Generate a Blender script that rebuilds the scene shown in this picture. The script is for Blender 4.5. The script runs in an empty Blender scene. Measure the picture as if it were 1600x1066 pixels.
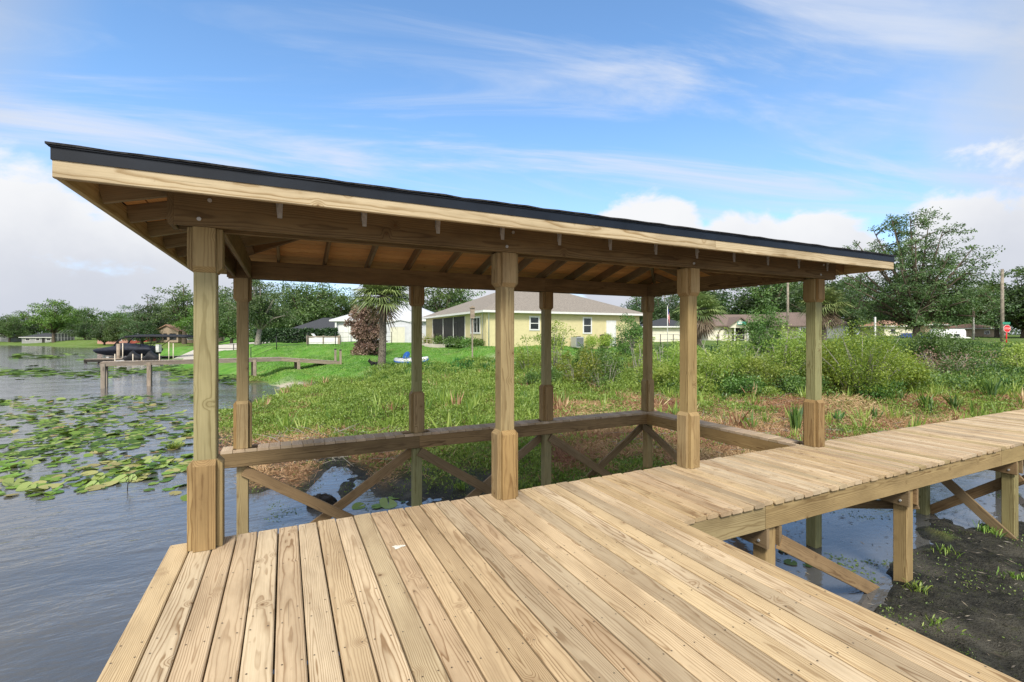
import bpy, bmesh, math, random
import numpy as np
from mathutils import Vector, Matrix, noise as mnoise

random.seed(7)
rng = np.random.default_rng(11)
SC = bpy.context.scene
COL = SC.collection
R = math.radians
YAW = R(25.75)
CA, SA = math.cos(YAW), math.sin(YAW)
F = 736.0                      # focal length in pixels of the 1600 px wide photograph
EYE = 1.55                     # eye height above the deck boards
HOR = 523.0
WATER = -1.40

def W(lat, d, z=0.0):          # metres to the right of / along the viewing direction -> world
    return Vector((lat * CA + d * SA, d * CA - lat * SA, z))
def P(px, d, z=0.0):           # bearing of a picture column, depth, height
    return W((px - 800.0) / F * d, d, z)
def zat(py, d):
    return EYE - (py - HOR) / F * d
def PP(px, py, d):
    return P(px, d, zat(py, d))

# ------------------------------------------------------------------ terrain
CTRL = []
def c_(px, d, z): CTRL.append((math.atan((px - 800.0) / F), d * math.hypot(1, (px - 800.0) / F), z))
for t in [(-600,3,-2.2),(-600,10,-2.2),(-600,30,-2.2),(-600,80,-2.2),(-600,112,-1.7),(-600,122,-1.3),(-600,170,0.2),
          (0,4,-2.2),(0,7,-2.2),(0,12,-2.2),(0,20,-2.2),(0,35,-2.2),(0,60,-2.2),(0,100,-2.0),(0,126,-1.5),(0,131,-1.2),(0,170,0.0),
          (-300,60,-2.2),(-300,110,-1.8),(-300,122,-1.3),(150,5,-2.2),(150,8,-2.2),(150,14,-2.2),(150,22,-2.2),(150,40,-2.1),(150,70,-2.),(150,104,-1.7),(150,112,-1.2),(150,150,0.0),
          (280,5,-2.1),(280,8,-2.1),(270,14,-1.9),(255,20,-2.0),(270,24,-2.1),(330,22,-2.0),(380,21.5,-1.9),(400,23,-1.8),(360,27,-1.8),(300,30,-1.9),
          (430,24.5,-1.4),(400,28,-1.42),(350,33,-1.42),(300,39,-1.42),(262,46,-1.45),(235,60,-1.45),(230,85,-1.45),(200,60,-1.9),(200,90,-1.8),
          (250,90,-1.1),(260,120,-.2),(398,30,-1.3),(467,31.5,-.8),(535,33,-.55),(480,27,-1.28),(550,24,-1.2),(595,28,-.54),(640,29,-.4),(738,31,-.35),
          (700,45,.25),(665,54,.6),(760,38,.6),(850,40,.6),(1000,45,.5),(930,36,.2),(500,45,.62),(430,45,.45),(400,46,.55),(425,60,.6),(550,52,.7),(630,50,.7),(500,65,.8),
          (330,50,-.9),(360,55,-.32),(410,60,.3),(480,36,-.26),(560,35,-.05),(440,36,-.5),(380,38,-.9),(340,44,-1.0),(300,52,-1.1),(300,75,-.4),
          (322,15,-1.42),(322,12,-1.45),(350,15,-1.3),(350,12,-1.34),(345,18,-1.38),(420,13,-1.27),(420,18,-1.27),(405,21,-1.37),(460,22,-1.28),(500,14,-1.2),(500,20,-1.15),
          (600,12,-1.22),(600,18,-1.0),(600,23,-.9),(700,12,-1.22),(700,18,-1.0),(700,24,-.8),(800,12,-1.22),(800,18,-1.0),(800,26,-.6),(900,12,-1.22),(900,18,-1.0),(900,28,-.5),
          (1000,12,-1.22),(1000,20,-.9),(1000,30,-.2),(1100,11,-1.25),(1100,20,-.9),(1100,35,.1),(1250,11,-1.22),(1250,20,-.8),(1250,40,.3),(1400,12,-1.2),(1400,20,-.8),(1400,40,.4),
          (1600,13,-1.18),(1600,20,-.8),(1600,40,.2),(2000,15,-1.05),(2000,40,.2),(3000,15,-1.1),(3000,40,.2),
          (800,70,.8),(1100,70,.7),(1130,90,1.0),(1300,65,1.0),(1400,60,1.1),(1430,90,1.3),(1570,60,1.0),(1570,100,1.4),(2400,80,1.0),(600,90,.8),(400,100,.6),
          (345,9.2,-1.7),(400,8.1,-1.65),(470,8.0,-1.6),(400,9.1,-1.35),(470,8.95,-1.35),(400,9.8,-1.32),(470,9.7,-1.31),(345,9.9,-1.40),(540,8.8,-1.36),(600,9.1,-1.33),(600,8.3,-1.41),(560,8.2,-1.6),(500,8.5,-1.75),
          (680,9.6,-1.34),(680,8.2,-1.40),(720,9,-1.365),(780,8.6,-1.38),(850,9.5,-1.25),(900,9,-1.27),(850,8,-1.37),(950,8.5,-1.28),(1000,9,-1.24),(1060,8.5,-1.28),(1150,8.5,-1.30),(900,7.6,-1.40),(1000,7.6,-1.38),
          (640,6.5,-1.65),(760,6.5,-1.55),(880,6.5,-1.48),(1000,6.5,-1.46),(1100,6.5,-1.46),(500,6,-1.9),(600,4,-1.9),(800,4,-1.7),(1000,4,-1.55),
          (1250,6.5,-1.45),(1300,6,-1.46),(1350,6.5,-1.47),(1300,8,-1.44),(1400,7.3,-1.46),(1400,8.6,-1.45),(1470,9,-1.46),(1500,9.5,-1.5),(1560,10.3,-1.48),(1360,5.5,-1.46),(1290,5.2,-1.5),(1240,5,-1.5),(1200,4.5,-1.5),
          (1450,5.6,-1.355),(1500,6,-1.35),(1475,7.0,-1.385),(1560,6.6,-1.36),(1540,7.9,-1.43),(1640,7.9,-1.40),(1600,5,-1.35),(1500,4.5,-1.355),(1390,4.9,-1.365),(1420,5.2,-1.365),(1800,5,-1.35),(2500,5,-1.35),(2000,8,-1.36),(1400,3.5,-1.38),(1600,3.5,-1.36),(1250,3.6,-1.45)]:
    c_(*t)
for deg, r, z in [(-90,5,-2.2),(-90,40,-2.2),(-90,150,-1.8),(-140,5,-2.2),(-140,60,-2.2),(180,5,-2.1),(180,50,-2.2),(140,5,-1.7),(140,40,-1.6),(90,5,-1.36),(90,14,-1.2),(90,40,0.),(100,8,-1.36)]:
    CTRL.append((R(deg), r, z))
CT = np.array(CTRL)
_ca, _cr, _cz = CT[:, 0] / R(6.0), np.log(CT[:, 1]) * 3.4, CT[:, 2]

def vnoise(x, y, s, seed=0.0):   # cheap smooth 2-D noise from rotated sines, roughly -1..1
    x = np.asarray(x) / s + seed * 3.1; y = np.asarray(y) / s - seed * 1.7
    a = np.sin(x * 1.7 + 1.3 * np.sin(y * 1.1 + seed)) + np.sin(y * 1.9 + 1.7 * np.sin(x * .83 + 2 * seed))
    b = np.sin((x + y) * 2.63 + 1.1 * np.sin((x - y) * 1.9)) + np.sin((x - .6 * y) * 3.7 + 2.0 + np.sin(y * 4.1))
    return (a * .6 + b * .4) / 2.0

def gz_xy(X, Y):
    X = np.atleast_1d(np.asarray(X, float)); Y = np.atleast_1d(np.asarray(Y, float))
    lat = X * CA - Y * SA; d = X * SA + Y * CA
    ang = np.arctan2(lat, d); r = np.maximum(np.hypot(lat, d), 2.6)
    ua, ur = ang / R(6.0), np.log(np.minimum(r, 230.0)) * 3.4
    out = np.empty_like(ua)
    for i in range(0, len(ua), 20000):
        da = ua[i:i+20000, None] - _ca[None]; dr = ur[i:i+20000, None] - _cr[None]
        w = 1.0 / (da * da + dr * dr + .03) ** 2.2
        out[i:i+20000] = (w * _cz).sum(1) / w.sum(1)
    near = np.clip((r - 5) / 10, 0.25, 1)
    out += .024 * near * vnoise(X, Y, .8, 1.7) + .014 * near * vnoise(X, Y, .33, 2) + .016 * np.clip((13 - r) / 3, 0, 1) * vnoise(X, Y, .13, 2.6)
    out += .05 * np.clip((13 - r) / 4, 0, 1) * np.clip((ang - R(18)) / R(8), 0, 1) * np.maximum(vnoise(X, Y, .42, 14) * .8 + .5 * vnoise(X, Y, .17, 15), -.3)
    out += np.clip((r - 12) / 30, 0, 1) * .06 * vnoise(X, Y, 3.1, 3)
    return out
def gz(px, d):
    p = P(px, d); return float(gz_xy(p.x, p.y)[0])

# ------------------------------------------------------------------ object plumbing
def worg(o):
    v = Vector((0, 0, 0))
    while o is not None:
        v = v + Vector(o.location); o = o.parent
    return v

def thing(name, label, cat, loc=(0, 0, 0), group=None):
    o = bpy.data.objects.new(name, None); COL.objects.link(o)
    o.empty_display_size = .2
    o.location = loc
    tag(o, label, cat, group)
    return o
def tag(o, label=None, cat=None, group=None, kind=None):
    if label: o['label'] = label
    if cat: o['category'] = cat
    if group: o['group'] = group
    if kind: o['kind'] = kind
    return o
def copy_tree(o, parent=None):
    c = o.copy(); COL.objects.link(c)
    if parent is not None: c.parent = parent
    for ch in list(o.children): copy_tree(ch, c)
    return c

class MB:
    """collects boards, tubes, loops; becomes ONE mesh object"""
    def __init__(s): s.v = []; s.f = []; s.g = []; s.r = []; s.sm = []
    def add(s, vs, fs, gs=None, r=None, smooth=False):
        b = len(s.v)
        r = random.random() if r is None else r
        s.v += [tuple(v) for v in vs]
        s.g += [tuple(g) for g in (gs if gs is not None else vs)]
        s.r += [r] * len(vs)
        s.f += [tuple(b + i for i in f) for f in fs]
        s.sm += [smooth] * len(fs)
        return s
    def board(s, p0, p1, w, t, up=(0, 0, 1), ch=.004, r=None, skew0=0, skew1=0):
        """a plank from p0 to p1: w across, t along 'up'; chamfered long edges; local grain coordinates"""
        p0, p1 = Vector(p0), Vector(p1); ax = p1 - p0; L = ax.length; ax.normalize()
        up = Vector(up); sd = up.cross(ax)
        if sd.length < 1e-6: sd = Vector((1, 0, 0)).cross(ax)
        sd.normalize(); up = ax.cross(sd).normalized()
        hw, ht = w / 2, t / 2; c = min(ch, hw * .5, ht * .5)
        pr = [(-hw + c, -ht), (hw - c, -ht), (hw, -ht + c), (hw, ht - c), (hw - c, ht), (-hw + c, ht), (-hw, ht - c), (-hw, -ht + c)]
        gx = random.uniform(0, 60); gy = random.uniform(-.07, .07); gzz = random.choice((-1, 1)) * random.uniform(.02, .13)
        if w < t: gy, gzz = gzz, gy
        sgn = random.choice((-1, 1))
        vs = []; gs = []
        for x, sk in ((0, skew0), (L, skew1)):
            for a, b in pr:
                xx = x + sk * a
                vs.append(p0 + ax * xx + sd * a + up * b); gs.append((gx + sgn * xx, a + gy, b + gzz))
        fs = [(i, (i + 1) % 8, 8 + (i + 1) % 8, 8 + i) for i in range(8)]
        fs += [tuple(range(7, -1, -1)), tuple(range(8, 16))]
        return s.add(vs, fs, gs, r)
    def box(s, lo, hi, r=None):
        x0, y0, z0 = lo; x1, y1, z1 = hi
        vs = [(x0,y0,z0),(x1,y0,z0),(x1,y1,z0),(x0,y1,z0),(x0,y0,z1),(x1,y0,z1),(x1,y1,z1),(x0,y1,z1)]
        return s.add(vs, [(0,3,2,1),(4,5,6,7),(0,1,5,4),(1,2,6,5),(2,3,7,6),(3,0,4,7)], None, r)
    def tube(s, pts, rads, n=8, r=None, caps=True, smooth=True):
        pts = [Vector(p) for p in pts]
        vs = []; fs = []
        ref = Vector((.31, .17, 1))
        for i, p in enumerate(pts):
            a = pts[min(i + 1, len(pts) - 1)] - pts[max(i - 1, 0)]
            a.normalize()
            u = a.cross(ref)
            if u.length < 1e-4: u = a.cross(Vector((1, 0, 0)))
            u.normalize(); v = a.cross(u)
            rad = rads[i] if hasattr(rads, '__len__') else rads
            for k in range(n):
                t = 2 * math.pi * k / n
                vs.append(p + u * (rad * math.cos(t)) + v * (rad * math.sin(t)))
        for i in range(len(pts) - 1):
            for k in range(n):
                fs.append((i*n+k, i*n+(k+1) % n, (i+1)*n+(k+1) % n, (i+1)*n+k))
        if caps:
            fs.append(tuple(range(n - 1, -1, -1))); fs.append(tuple(range((len(pts)-1)*n, len(pts)*n)))
        return s.add(vs, fs, None, r, smooth)
    def loft(s, rings, r=None, closed=True, caps=True, smooth=True):
        n = len(rings[0]); vs = [v for rg in rings for v in rg]; fs = []
        for i in range(len(rings) - 1):
            for k in range(n if closed else n - 1):
                fs.append((i*n+k, i*n+(k+1) % n, (i+1)*n+(k+1) % n, (i+1)*n+k))
        if caps:
            fs.append(tuple(range(n - 1, -1, -1))); fs.append(tuple(range((len(rings)-1)*n, len(rings)*n)))
        return s.add(vs, fs, None, r, smooth)
    def poly(s, pts, r=None): return s.add(pts, [tuple(range(len(pts)))], None, r)
    def build(s, name, mat, parent=None, origin=None, recalc=True):
        og = worg(parent) if parent is not None else (Vector(origin) if origin is not None else None)
        V = np.array(s.v, float)
        if og is None:
            og = Vector(((V[:,0].min()+V[:,0].max())/2, (V[:,1].min()+V[:,1].max())/2, V[:,2].min()))
        me = bpy.data.meshes.new(name)
        me.from_pydata([tuple(v) for v in V - np.array(og)], [], s.f)
        if recalc:
            bm = bmesh.new(); bm.from_mesh(me); bmesh.ops.recalc_face_normals(bm, faces=bm.faces); bm.to_mesh(me); bm.free()
        a = me.attributes.new('gc', 'FLOAT_VECTOR', 'POINT'); a.data.foreach_set('vector', np.array(s.g, np.float32).ravel())
        a = me.attributes.new('rnd', 'FLOAT', 'POINT'); a.data.foreach_set('value', np.array(s.r, np.float32))
        me.polygons.foreach_set('use_smooth', np.array(s.sm, bool))
        me.materials.append(mat)
        o = bpy.data.objects.new(name, me); COL.objects.link(o)
        if parent is not None: o.parent = parent
        else: o.location = og
        return o

def quads_mesh(name, V, rnd, mat, k=4):
    """V: (n,k,3) polygons"""
    n = V.shape[0]
    me = bpy.data.meshes.new(name)
    me.vertices.add(n * k); me.vertices.foreach_set('co', V.astype(np.float32).ravel())
    me.loops.add(n * k); me.loops.foreach_set('vertex_index', np.arange(n * k, dtype=np.int32))
    me.polygons.add(n); me.polygons.foreach_set('loop_start', np.arange(0, n * k, k, dtype=np.int32))
    try: me.polygons.foreach_set('loop_total', np.full(n, k, np.int32))
    except Exception: pass
    me.update(calc_edges=True); me.validate()
    a = me.attributes.new('rnd', 'FLOAT', 'POINT'); a.data.foreach_set('value', np.repeat(np.asarray(rnd, np.float32), k))
    me.materials.append(mat)
    return me
def obj_from(me, name, parent=None, loc=None):
    o = bpy.data.objects.new(name, me); COL.objects.link(o)
    if parent is not None: o.parent = parent
    if loc is not None: o.location = loc
    return o

def norm(a): return a / np.maximum(np.linalg.norm(a, axis=-1, keepdims=True), 1e-9)
def leaf_quads(C, D, size, wid=.45, rg=rng):
    """leaf shaped quads at C pointing along D; size (n,)"""
    n = len(C); D = norm(D)
    S = norm(np.cross(D, rg.normal(size=(n, 3))))
    L = np.asarray(size)[:, None] * np.ones((n, 1))
    a = C; b = C + D * L * .5 + S * L * wid * .5; t = C + D * L; e = C + D * L * .5 - S * L * wid * .5
    return np.stack([a, b, t, e], 1)

# ------------------------------------------------------------------ materials
def new_mat(name):
    m = bpy.data.materials.new(name); m.use_nodes = True
    nt = m.node_tree; nt.nodes.clear()
    out = nt.nodes.new('ShaderNodeOutputMaterial')
    return m, nt, out
class N:
    def __init__(s, nt): s.nt = nt
    def __call__(s, typ, **kw):
        n = s.nt.nodes.new(typ)
        ins = kw.pop('ins', {})
        for k, v in kw.items(): setattr(n, k, v)
        for k, v in ins.items(): s.set(n.inputs[k], v)
        return n
    def set(s, sock, v):
        if isinstance(v, bpy.types.NodeSocket): s.nt.links.new(v, sock)
        else: sock.default_value = v
    def math(s, op, a, b=None, c=None, clamp=False):
        n = s('ShaderNodeMath', operation=op); n.use_clamp = clamp
        s.set(n.inputs[0], a)
        if b is not None: s.set(n.inputs[1], b)
        if c is not None: s.set(n.inputs[2], c)
        return n.outputs[0]
    def vmul(s, a, v):
        n = s('ShaderNodeVectorMath', operation='MULTIPLY'); s.set(n.inputs[0], a); s.set(n.inputs[1], v); return n.outputs[0]
    def vadd(s, a, v):
        n = s('ShaderNodeVectorMath', operation='ADD'); s.set(n.inputs[0], a); s.set(n.inputs[1], v); return n.outputs[0]
    def noise(s, vec, scale, detail=3, rough=.55, dist=0):
        n = s('ShaderNodeTexNoise', ins={'Scale': scale, 'Detail': detail, 'Roughness': rough, 'Distortion': dist})
        if vec is not None: s.set(n.inputs['Vector'], vec)
        return n.outputs[0]
    def ramp(s, fac, stops, interp='LINEAR'):
        n = s('ShaderNodeValToRGB'); cr = n.color_ramp; cr.interpolation = interp
        while len(cr.elements) < len(stops): cr.elements.new(.5)
        for e, (p, c) in zip(cr.elements, stops):
            e.position = p; e.color = (*c, 1) if len(c) == 3 else c
        s.set(n.inputs[0], fac); return n.outputs[0]
    def mix(s, fac, a, b, blend='MIX'):
        n = s('ShaderNodeMix', data_type='RGBA', blend_type=blend)
        s.set(n.inputs[0], fac)
        for i, v in ((6, a), (7, b)):
            s.set(n.inputs[i], v if isinstance(v, bpy.types.NodeSocket) else ((*v, 1) if len(v) == 3 else v))
        return n.outputs[2]
    def smooth(s, x, lo, hi, a=0.0, b=1.0):
        n = s('ShaderNodeMapRange', interpolation_type='SMOOTHSTEP')
        s.set(n.inputs[0], x)
        for i, v in zip((1, 2, 3, 4), (lo, hi, a, b)): s.set(n.inputs[i], v)
        return n.outputs[0]
    def bump(s, h, strength=.3, dist=.01):
        n = s('ShaderNodeBump', ins={'Strength': strength, 'Distance': dist, 'Height': h}); return n.outputs[0]
    def bsdf(s, color, rough=.7, spec=.3, normal=None, metallic=0.0, **kw):
        n = s('ShaderNodeBsdfPrincipled')
        s.set(n.inputs['Base Color'], color if isinstance(color, bpy.types.NodeSocket) else (*color, 1))
        s.set(n.inputs['Roughness'], rough); s.set(n.inputs['Specular IOR Level'], spec); s.set(n.inputs['Metallic'], metallic)
        if normal is not None: s.set(n.inputs['Normal'], normal)
        for k, v in kw.items(): s.set(n.inputs[k], v)
        return n.outputs[0]

def gray3(a): return (a, a, a)
def wood(name, early, late, tints, ring=.009, contrast=.8, stain=.25, rough=.72, knot=(.10, .05, .02), knots=.5, patch=.2):
    m, nt, out = new_mat(name); n = N(nt)
    gc = n('ShaderNodeAttribute', attribute_name='gc').outputs['Vector']
    rnd = n('ShaderNodeAttribute', attribute_name='rnd').outputs['Fac']
    sep = n('ShaderNodeSeparateXYZ', ins={0: gc})
    gx, gy, gz_ = sep.outputs
    wob = n.noise(n.vmul(gc, (1.1, 7, 7)), 1.0, 3, .5)
    wob2 = n.noise(n.vmul(gc, (5, 22, 22)), 1.0, 2, .5)
    vor = n('ShaderNodeTexVoronoi', feature='F1', voronoi_dimensions='3D', ins={'Scale': 4.6, 'Vector': gc})
    vd = vor.outputs['Distance']
    vcol = n('ShaderNodeSeparateColor', ins={0: vor.outputs['Color']}).outputs[0]
    on = n.math('GREATER_THAN', vcol, 1 - knots)
    kb = n.math('MULTIPLY', n.smooth(vd, .26, .03), on)
    kcore = n.math('MULTIPLY', n.smooth(vd, n.math('MULTIPLY_ADD', vcol, .05, .035), .03), on)
    cyc = n.math('SQRT', n.math('ADD', n.math('MULTIPLY', gy, gy), n.math('MULTIPLY', gz_, gz_)))
    rad = n.math('ADD', cyc, n.math('MULTIPLY', n.math('SUBTRACT', wob, .5), .05))
    rad = n.math('ADD', rad, n.math('MULTIPLY', n.math('SUBTRACT', wob2, .5), .008))
    rad = n.math('ADD', rad, n.math('MULTIPLY', kb, .022))
    rad = n.math('MULTIPLY_ADD', gx, .0075, rad)
    fr = n.math('FRACT', n.math('DIVIDE', rad, ring))
    lt = n.ramp(fr, [(0, gray3(.15)), (.35, gray3(0)), (.62, gray3(.25)), (.86, gray3(1)), (.93, gray3(.9)), (1, gray3(.15))])
    vary = n.noise(n.vmul(gc, (.9, 5, 5)), 1.0, 2)
    lt = n.math('MULTIPLY', lt, n.smooth(vary, .25, .7, contrast * .35, contrast))
    fib = n.noise(n.vmul(gc, (4, 190, 190)), 1.0, 2)
    col = n.mix(lt, early, late)
    st = n.noise(n.vmul(gc, (1.3, 5, 5)), 1.0, 4, .6)
    tint = n.ramp(rnd, [(i / len(tints), t) for i, t in enumerate(tints)], 'CONSTANT')
    col = n.mix(1.0, col, tint, 'MULTIPLY')
    col = n.mix(n.smooth(st, .35, .75, 0, stain), col, tuple(c * .62 for c in late))
    col = n.mix(n.smooth(fib, .3, .7, 0, .16), col, tuple(c * .7 for c in early), 'MULTIPLY')
    col = n.mix(n.math('MULTIPLY', kb, .45), col, late)
    col = n.mix(n.math('MULTIPLY', kcore, .8), col, knot)
    chk = n.noise(n.vmul(gc, (1.6, 120, 120)), 1.0, 1)
    col = n.mix(n.smooth(chk, .70, .78, 0, .55), col, tuple(c * .4 for c in late))
    pos = n('ShaderNodeNewGeometry').outputs['Position']
    pw = n.noise(n.vadd(n.vmul(pos, (1.9, 1.1, 1.6)), (3, 1, 8)), 1.0, 5, .65, .6)
    pw2 = n.noise(n.vmul(pos, (14, 9, 14)), 1.0, 4, .7)
    col = n.mix(n.math('MULTIPLY', n.smooth(pw, .48, .72), patch), col, tuple(c * .8 for c in late))
    col = n.mix(n.smooth(pw2, .64, .74, 0, patch * 1.6), col, tuple(c * .55 for c in late))
    h = n.math('ADD', n.math('MULTIPLY', lt, .5), n.math('MULTIPLY', fib, .5))
    n.nt.links.new(n.bsdf(col, rough, .25, n.bump(h, .25, .002)), out.inputs[0])
    return m

def plain(name, color, rough=.6, spec=.3, metallic=0.0, var=.12, scale=6.0, bump=0.0, col2=None):
    """one painted / cast / woven surface with mottled dirt from object-space noise"""
    m, nt, out = new_mat(name); n = N(nt)
    tc = n('ShaderNodeTexCoord').outputs['Object']
    a = n.noise(tc, scale, 4, .6)
    b = n.noise(tc, scale * 7, 2, .6)
    c2 = col2 or tuple(c * (1 - var * 2.2) for c in color)
    f = n.math('ADD', n.smooth(a, .3, .75), n.math('MULTIPLY', b, .25), clamp=True)
    col = n.mix(n.math('MULTIPLY', f, .9), color, c2)
    nt.links.new(n.bsdf(col, rough, spec, n.bump(b, bump, .01) if bump else None, metallic), out.inputs[0])
    return m

def leafmat(name, stops, trans=.35, rough=.55, gloss=.04):
    m, nt, out = new_mat(name); n = N(nt)
    rnd = n('ShaderNodeAttribute', attribute_name='rnd').outputs['Fac']
    oi = n('ShaderNodeObjectInfo').outputs['Random']
    col = n.ramp(rnd, stops)
    hs = n('ShaderNodeHueSaturation', ins={'Hue': n.math('MULTIPLY_ADD', oi, .03, .485), 'Value': n.math('MULTIPLY_ADD', oi, .3, .85), 'Color': col})
    col = hs.outputs[0]
    d = n('ShaderNodeBsdfDiffuse', ins={'Color': col}).outputs[0]
    t = n('ShaderNodeBsdfTranslucent', ins={'Color': n.mix(.5, col, n.mix(1.0, col, (1.0, 1.0, .35), 'MULTIPLY'))}).outputs[0]
    mx = n('ShaderNodeMixShader', ins={0: trans, 1: d, 2: t}).outputs[0]
    g = n('ShaderNodeBsdfGlossy', ins={'Roughness': rough, 'Color': (.9, .95, 1, 1)}).outputs[0]
    mx = n('ShaderNodeMixShader', ins={0: gloss, 1: mx, 2: g}).outputs[0]
    nt.links.new(mx, out.inputs[0])
    return m
# ------------------------------------------------------------------ camera, sky, sun
cam = bpy.data.cameras.new('camera'); camo = bpy.data.objects.new('camera', cam); COL.objects.link(camo)
cam.sensor_width = 36.0; cam.lens = 36.0 * F / 1600.0
cam.shift_y = -(533.0 - HOR) / 1600.0
camo.location = (0, 0, EYE); camo.rotation_euler = (R(90), 0, -YAW)
cam.clip_end = 8000; cam.clip_start = .05
SC.camera = camo

SUN_EL, SUN_AZ = 47.0, 207.0     # compass-like: degrees clockwise from +Y where the sun stands
sdir = Vector((math.sin(R(SUN_AZ)) * math.cos(R(SUN_EL)), math.cos(R(SUN_AZ)) * math.cos(R(SUN_EL)), math.sin(R(SUN_EL))))
sl = bpy.data.lights.new('sun', 'SUN'); so = bpy.data.objects.new('sun', sl); COL.objects.link(so)
sl.energy = SUN_STRENGTH = 2.1; sl.angle = R(15); sl.color = (1.0, .945, .84)
so.rotation_euler = sdir.to_track_quat('Z', 'Y').to_euler(); so.location = (0, -6, 30)

wd = bpy.data.worlds.new('World'); SC.world = wd; wd.use_nodes = True
wt = wd.node_tree; wt.nodes.clear(); n = N(wt)
wout = wt.nodes.new('ShaderNodeOutputWorld')
sky = n('ShaderNodeTexSky', sky_type='NISHITA', sun_disc=False, sun_elevation=R(SUN_EL), sun_rotation=R(SUN_AZ),
        air_density=1.0, dust_density=.3, ozone_density=2.2, altitude=0)
SKY_S = .10
skyc = n.mix(1.0, sky.outputs[0], (.92, 1.12, 1.22), 'MULTIPLY')
dr = n('ShaderNodeTexCoord').outputs['Generated']
sx, sy, sz = n('ShaderNodeSeparateXYZ', ins={0: dr}).outputs
skyc = n.mix(n.smooth(sz, .42, .06), skyc, n.mix(1.0, skyc, (.98, .87, .94), 'MULTIPLY'))
zz = n.math('ADD', n.math('MAXIMUM', sz, 0.0), .12)
cx = n.math('DIVIDE', sx, zz); cy = n.math('DIVIDE', sy, zz)
# high thin cirrus: streaks drawn out along one wind direction
ca, sa = math.cos(R(-16)), math.sin(R(-16))
u = n.math('ADD', n.math('MULTIPLY', cx, ca), n.math('MULTIPLY', cy, sa))
v = n.math('SUBTRACT', n.math('MULTIPLY', cy, ca), n.math('MULTIPLY', cx, sa))
cv = n('ShaderNodeCombineXYZ', ins={0: n.math('MULTIPLY', u, .5), 1: n.math('MULTIPLY', v, 2.3), 2: 3.7}).outputs[0]
c1 = n.noise(cv, 1.0, 7, .60, .9)
cv2 = n('ShaderNodeCombineXYZ', ins={0: n.math('MULTIPLY', u, .22), 1: n.math('MULTIPLY', v, .45), 2: 9.1}).outputs[0]
c2 = n.noise(cv2, 1.0, 3, .5)
cir = n.math('MULTIPLY', n.smooth(c1, .45, .74), n.smooth(c2, .34, .56))
cir = n.math('MULTIPLY', cir, .9)
# heaped clouds near the horizon, banked in a few directions
def bank(px, py, r0, r1):
    d = W((px - 800) / F, 1.0, (HOR - py) / F).normalized()
    dt = n('ShaderNodeVectorMath', operation='DOT_PRODUCT'); n.set(dt.inputs[0], dr); dt.inputs[1].default_value = d
    return n.smooth(dt.outputs['Value'], math.cos(R(r1)), math.cos(R(r0)))
b = bank(20, 470, 4, 15.5)
for a in [(-450, 440, 6, 22), (230, 450, 3, 12), (1275, 420, 2, 8), (1160, 440, 2, 10), (1590, 420, 4, 11), (1900, 400, 5, 22), (1000, 400, 3, 10), (700, 470, 3, 14)]:
    b = n.math('MAXIMUM', b, bank(*a))
nd = n.noise(n.vadd(n.vmul(dr, (1, 1, 1.7)), (3.1, 0, .4)), 5.5, 9, .58, .25)
low = n.smooth(sz, .34, .0)
dens = n.math('ADD', n.math('MULTIPLY', b, .55), n.math('MULTIPLY', n.math('SUBTRACT', nd, .5), 1.15))
dens = n.math('ADD', dens, n.math('MULTIPLY', n.smooth(sz, .10, .0), .30))
cum = n.smooth(dens, .24, .40)
# broad pale veil low in the middle and high on the far side
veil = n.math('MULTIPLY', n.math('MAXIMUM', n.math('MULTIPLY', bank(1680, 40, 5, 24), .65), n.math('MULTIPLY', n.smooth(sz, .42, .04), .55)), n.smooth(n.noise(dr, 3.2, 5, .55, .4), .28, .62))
shade = n.noise(n.vadd(dr, (.04, .03, -.05)), 4.2, 6, .55)
shade2 = n.smooth(n.math('ADD', n.math('MULTIPLY', n.math('SUBTRACT', shade, .5), .8), n.math('MULTIPLY', sz, 2.6)), .05, .62)
cumcol = n.mix(shade2, (3.0, 3.15, 3.55), (4.3, 4.35, 4.45))
c = n.mix(cir, skyc, (3.5, 3.75, 4.3))
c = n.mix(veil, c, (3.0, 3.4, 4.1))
# unseen grey cloud added beyond both frame sides to grey the water reflections
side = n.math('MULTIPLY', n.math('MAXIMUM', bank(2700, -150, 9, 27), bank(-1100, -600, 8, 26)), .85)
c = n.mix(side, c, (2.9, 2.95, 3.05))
c = n.mix(cum, c, cumcol)
# unseen bright cloud added behind the camera as fill light
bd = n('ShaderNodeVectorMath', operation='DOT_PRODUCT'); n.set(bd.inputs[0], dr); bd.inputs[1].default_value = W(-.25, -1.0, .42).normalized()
back_fill = n.math('MULTIPLY', n.smooth(bd.outputs['Value'], .25, .75), n.smooth(n.noise(n.vadd(dr, (5, 1, 2)), 3.0, 5, .55), .30, .55, .35, 1))
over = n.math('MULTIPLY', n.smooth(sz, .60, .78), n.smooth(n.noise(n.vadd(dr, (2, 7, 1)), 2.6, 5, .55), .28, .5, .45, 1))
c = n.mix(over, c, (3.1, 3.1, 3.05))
c = n.mix(back_fill, c, (7.0, 6.7, 6.2))
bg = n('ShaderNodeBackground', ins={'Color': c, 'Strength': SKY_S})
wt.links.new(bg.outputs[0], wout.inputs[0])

SC.view_settings.view_transform = 'Standard'; SC.view_settings.look = 'None'
SC.view_settings.exposure = 1.12; SC.view_settings.gamma = 1.0
SC.render.engine = 'CYCLES'
SC.cycles.use_denoising = True
SC.cycles.max_bounces = 8; SC.cycles.diffuse_bounces = 5; SC.cycles.glossy_bounces = 4
SC.cycles.transparent_max_bounces = 6; SC.cycles.sample_clamp_indirect = 6.0; SC.cycles.caustics_reflective = True; SC.cycles.blur_glossy = 1.0

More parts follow.
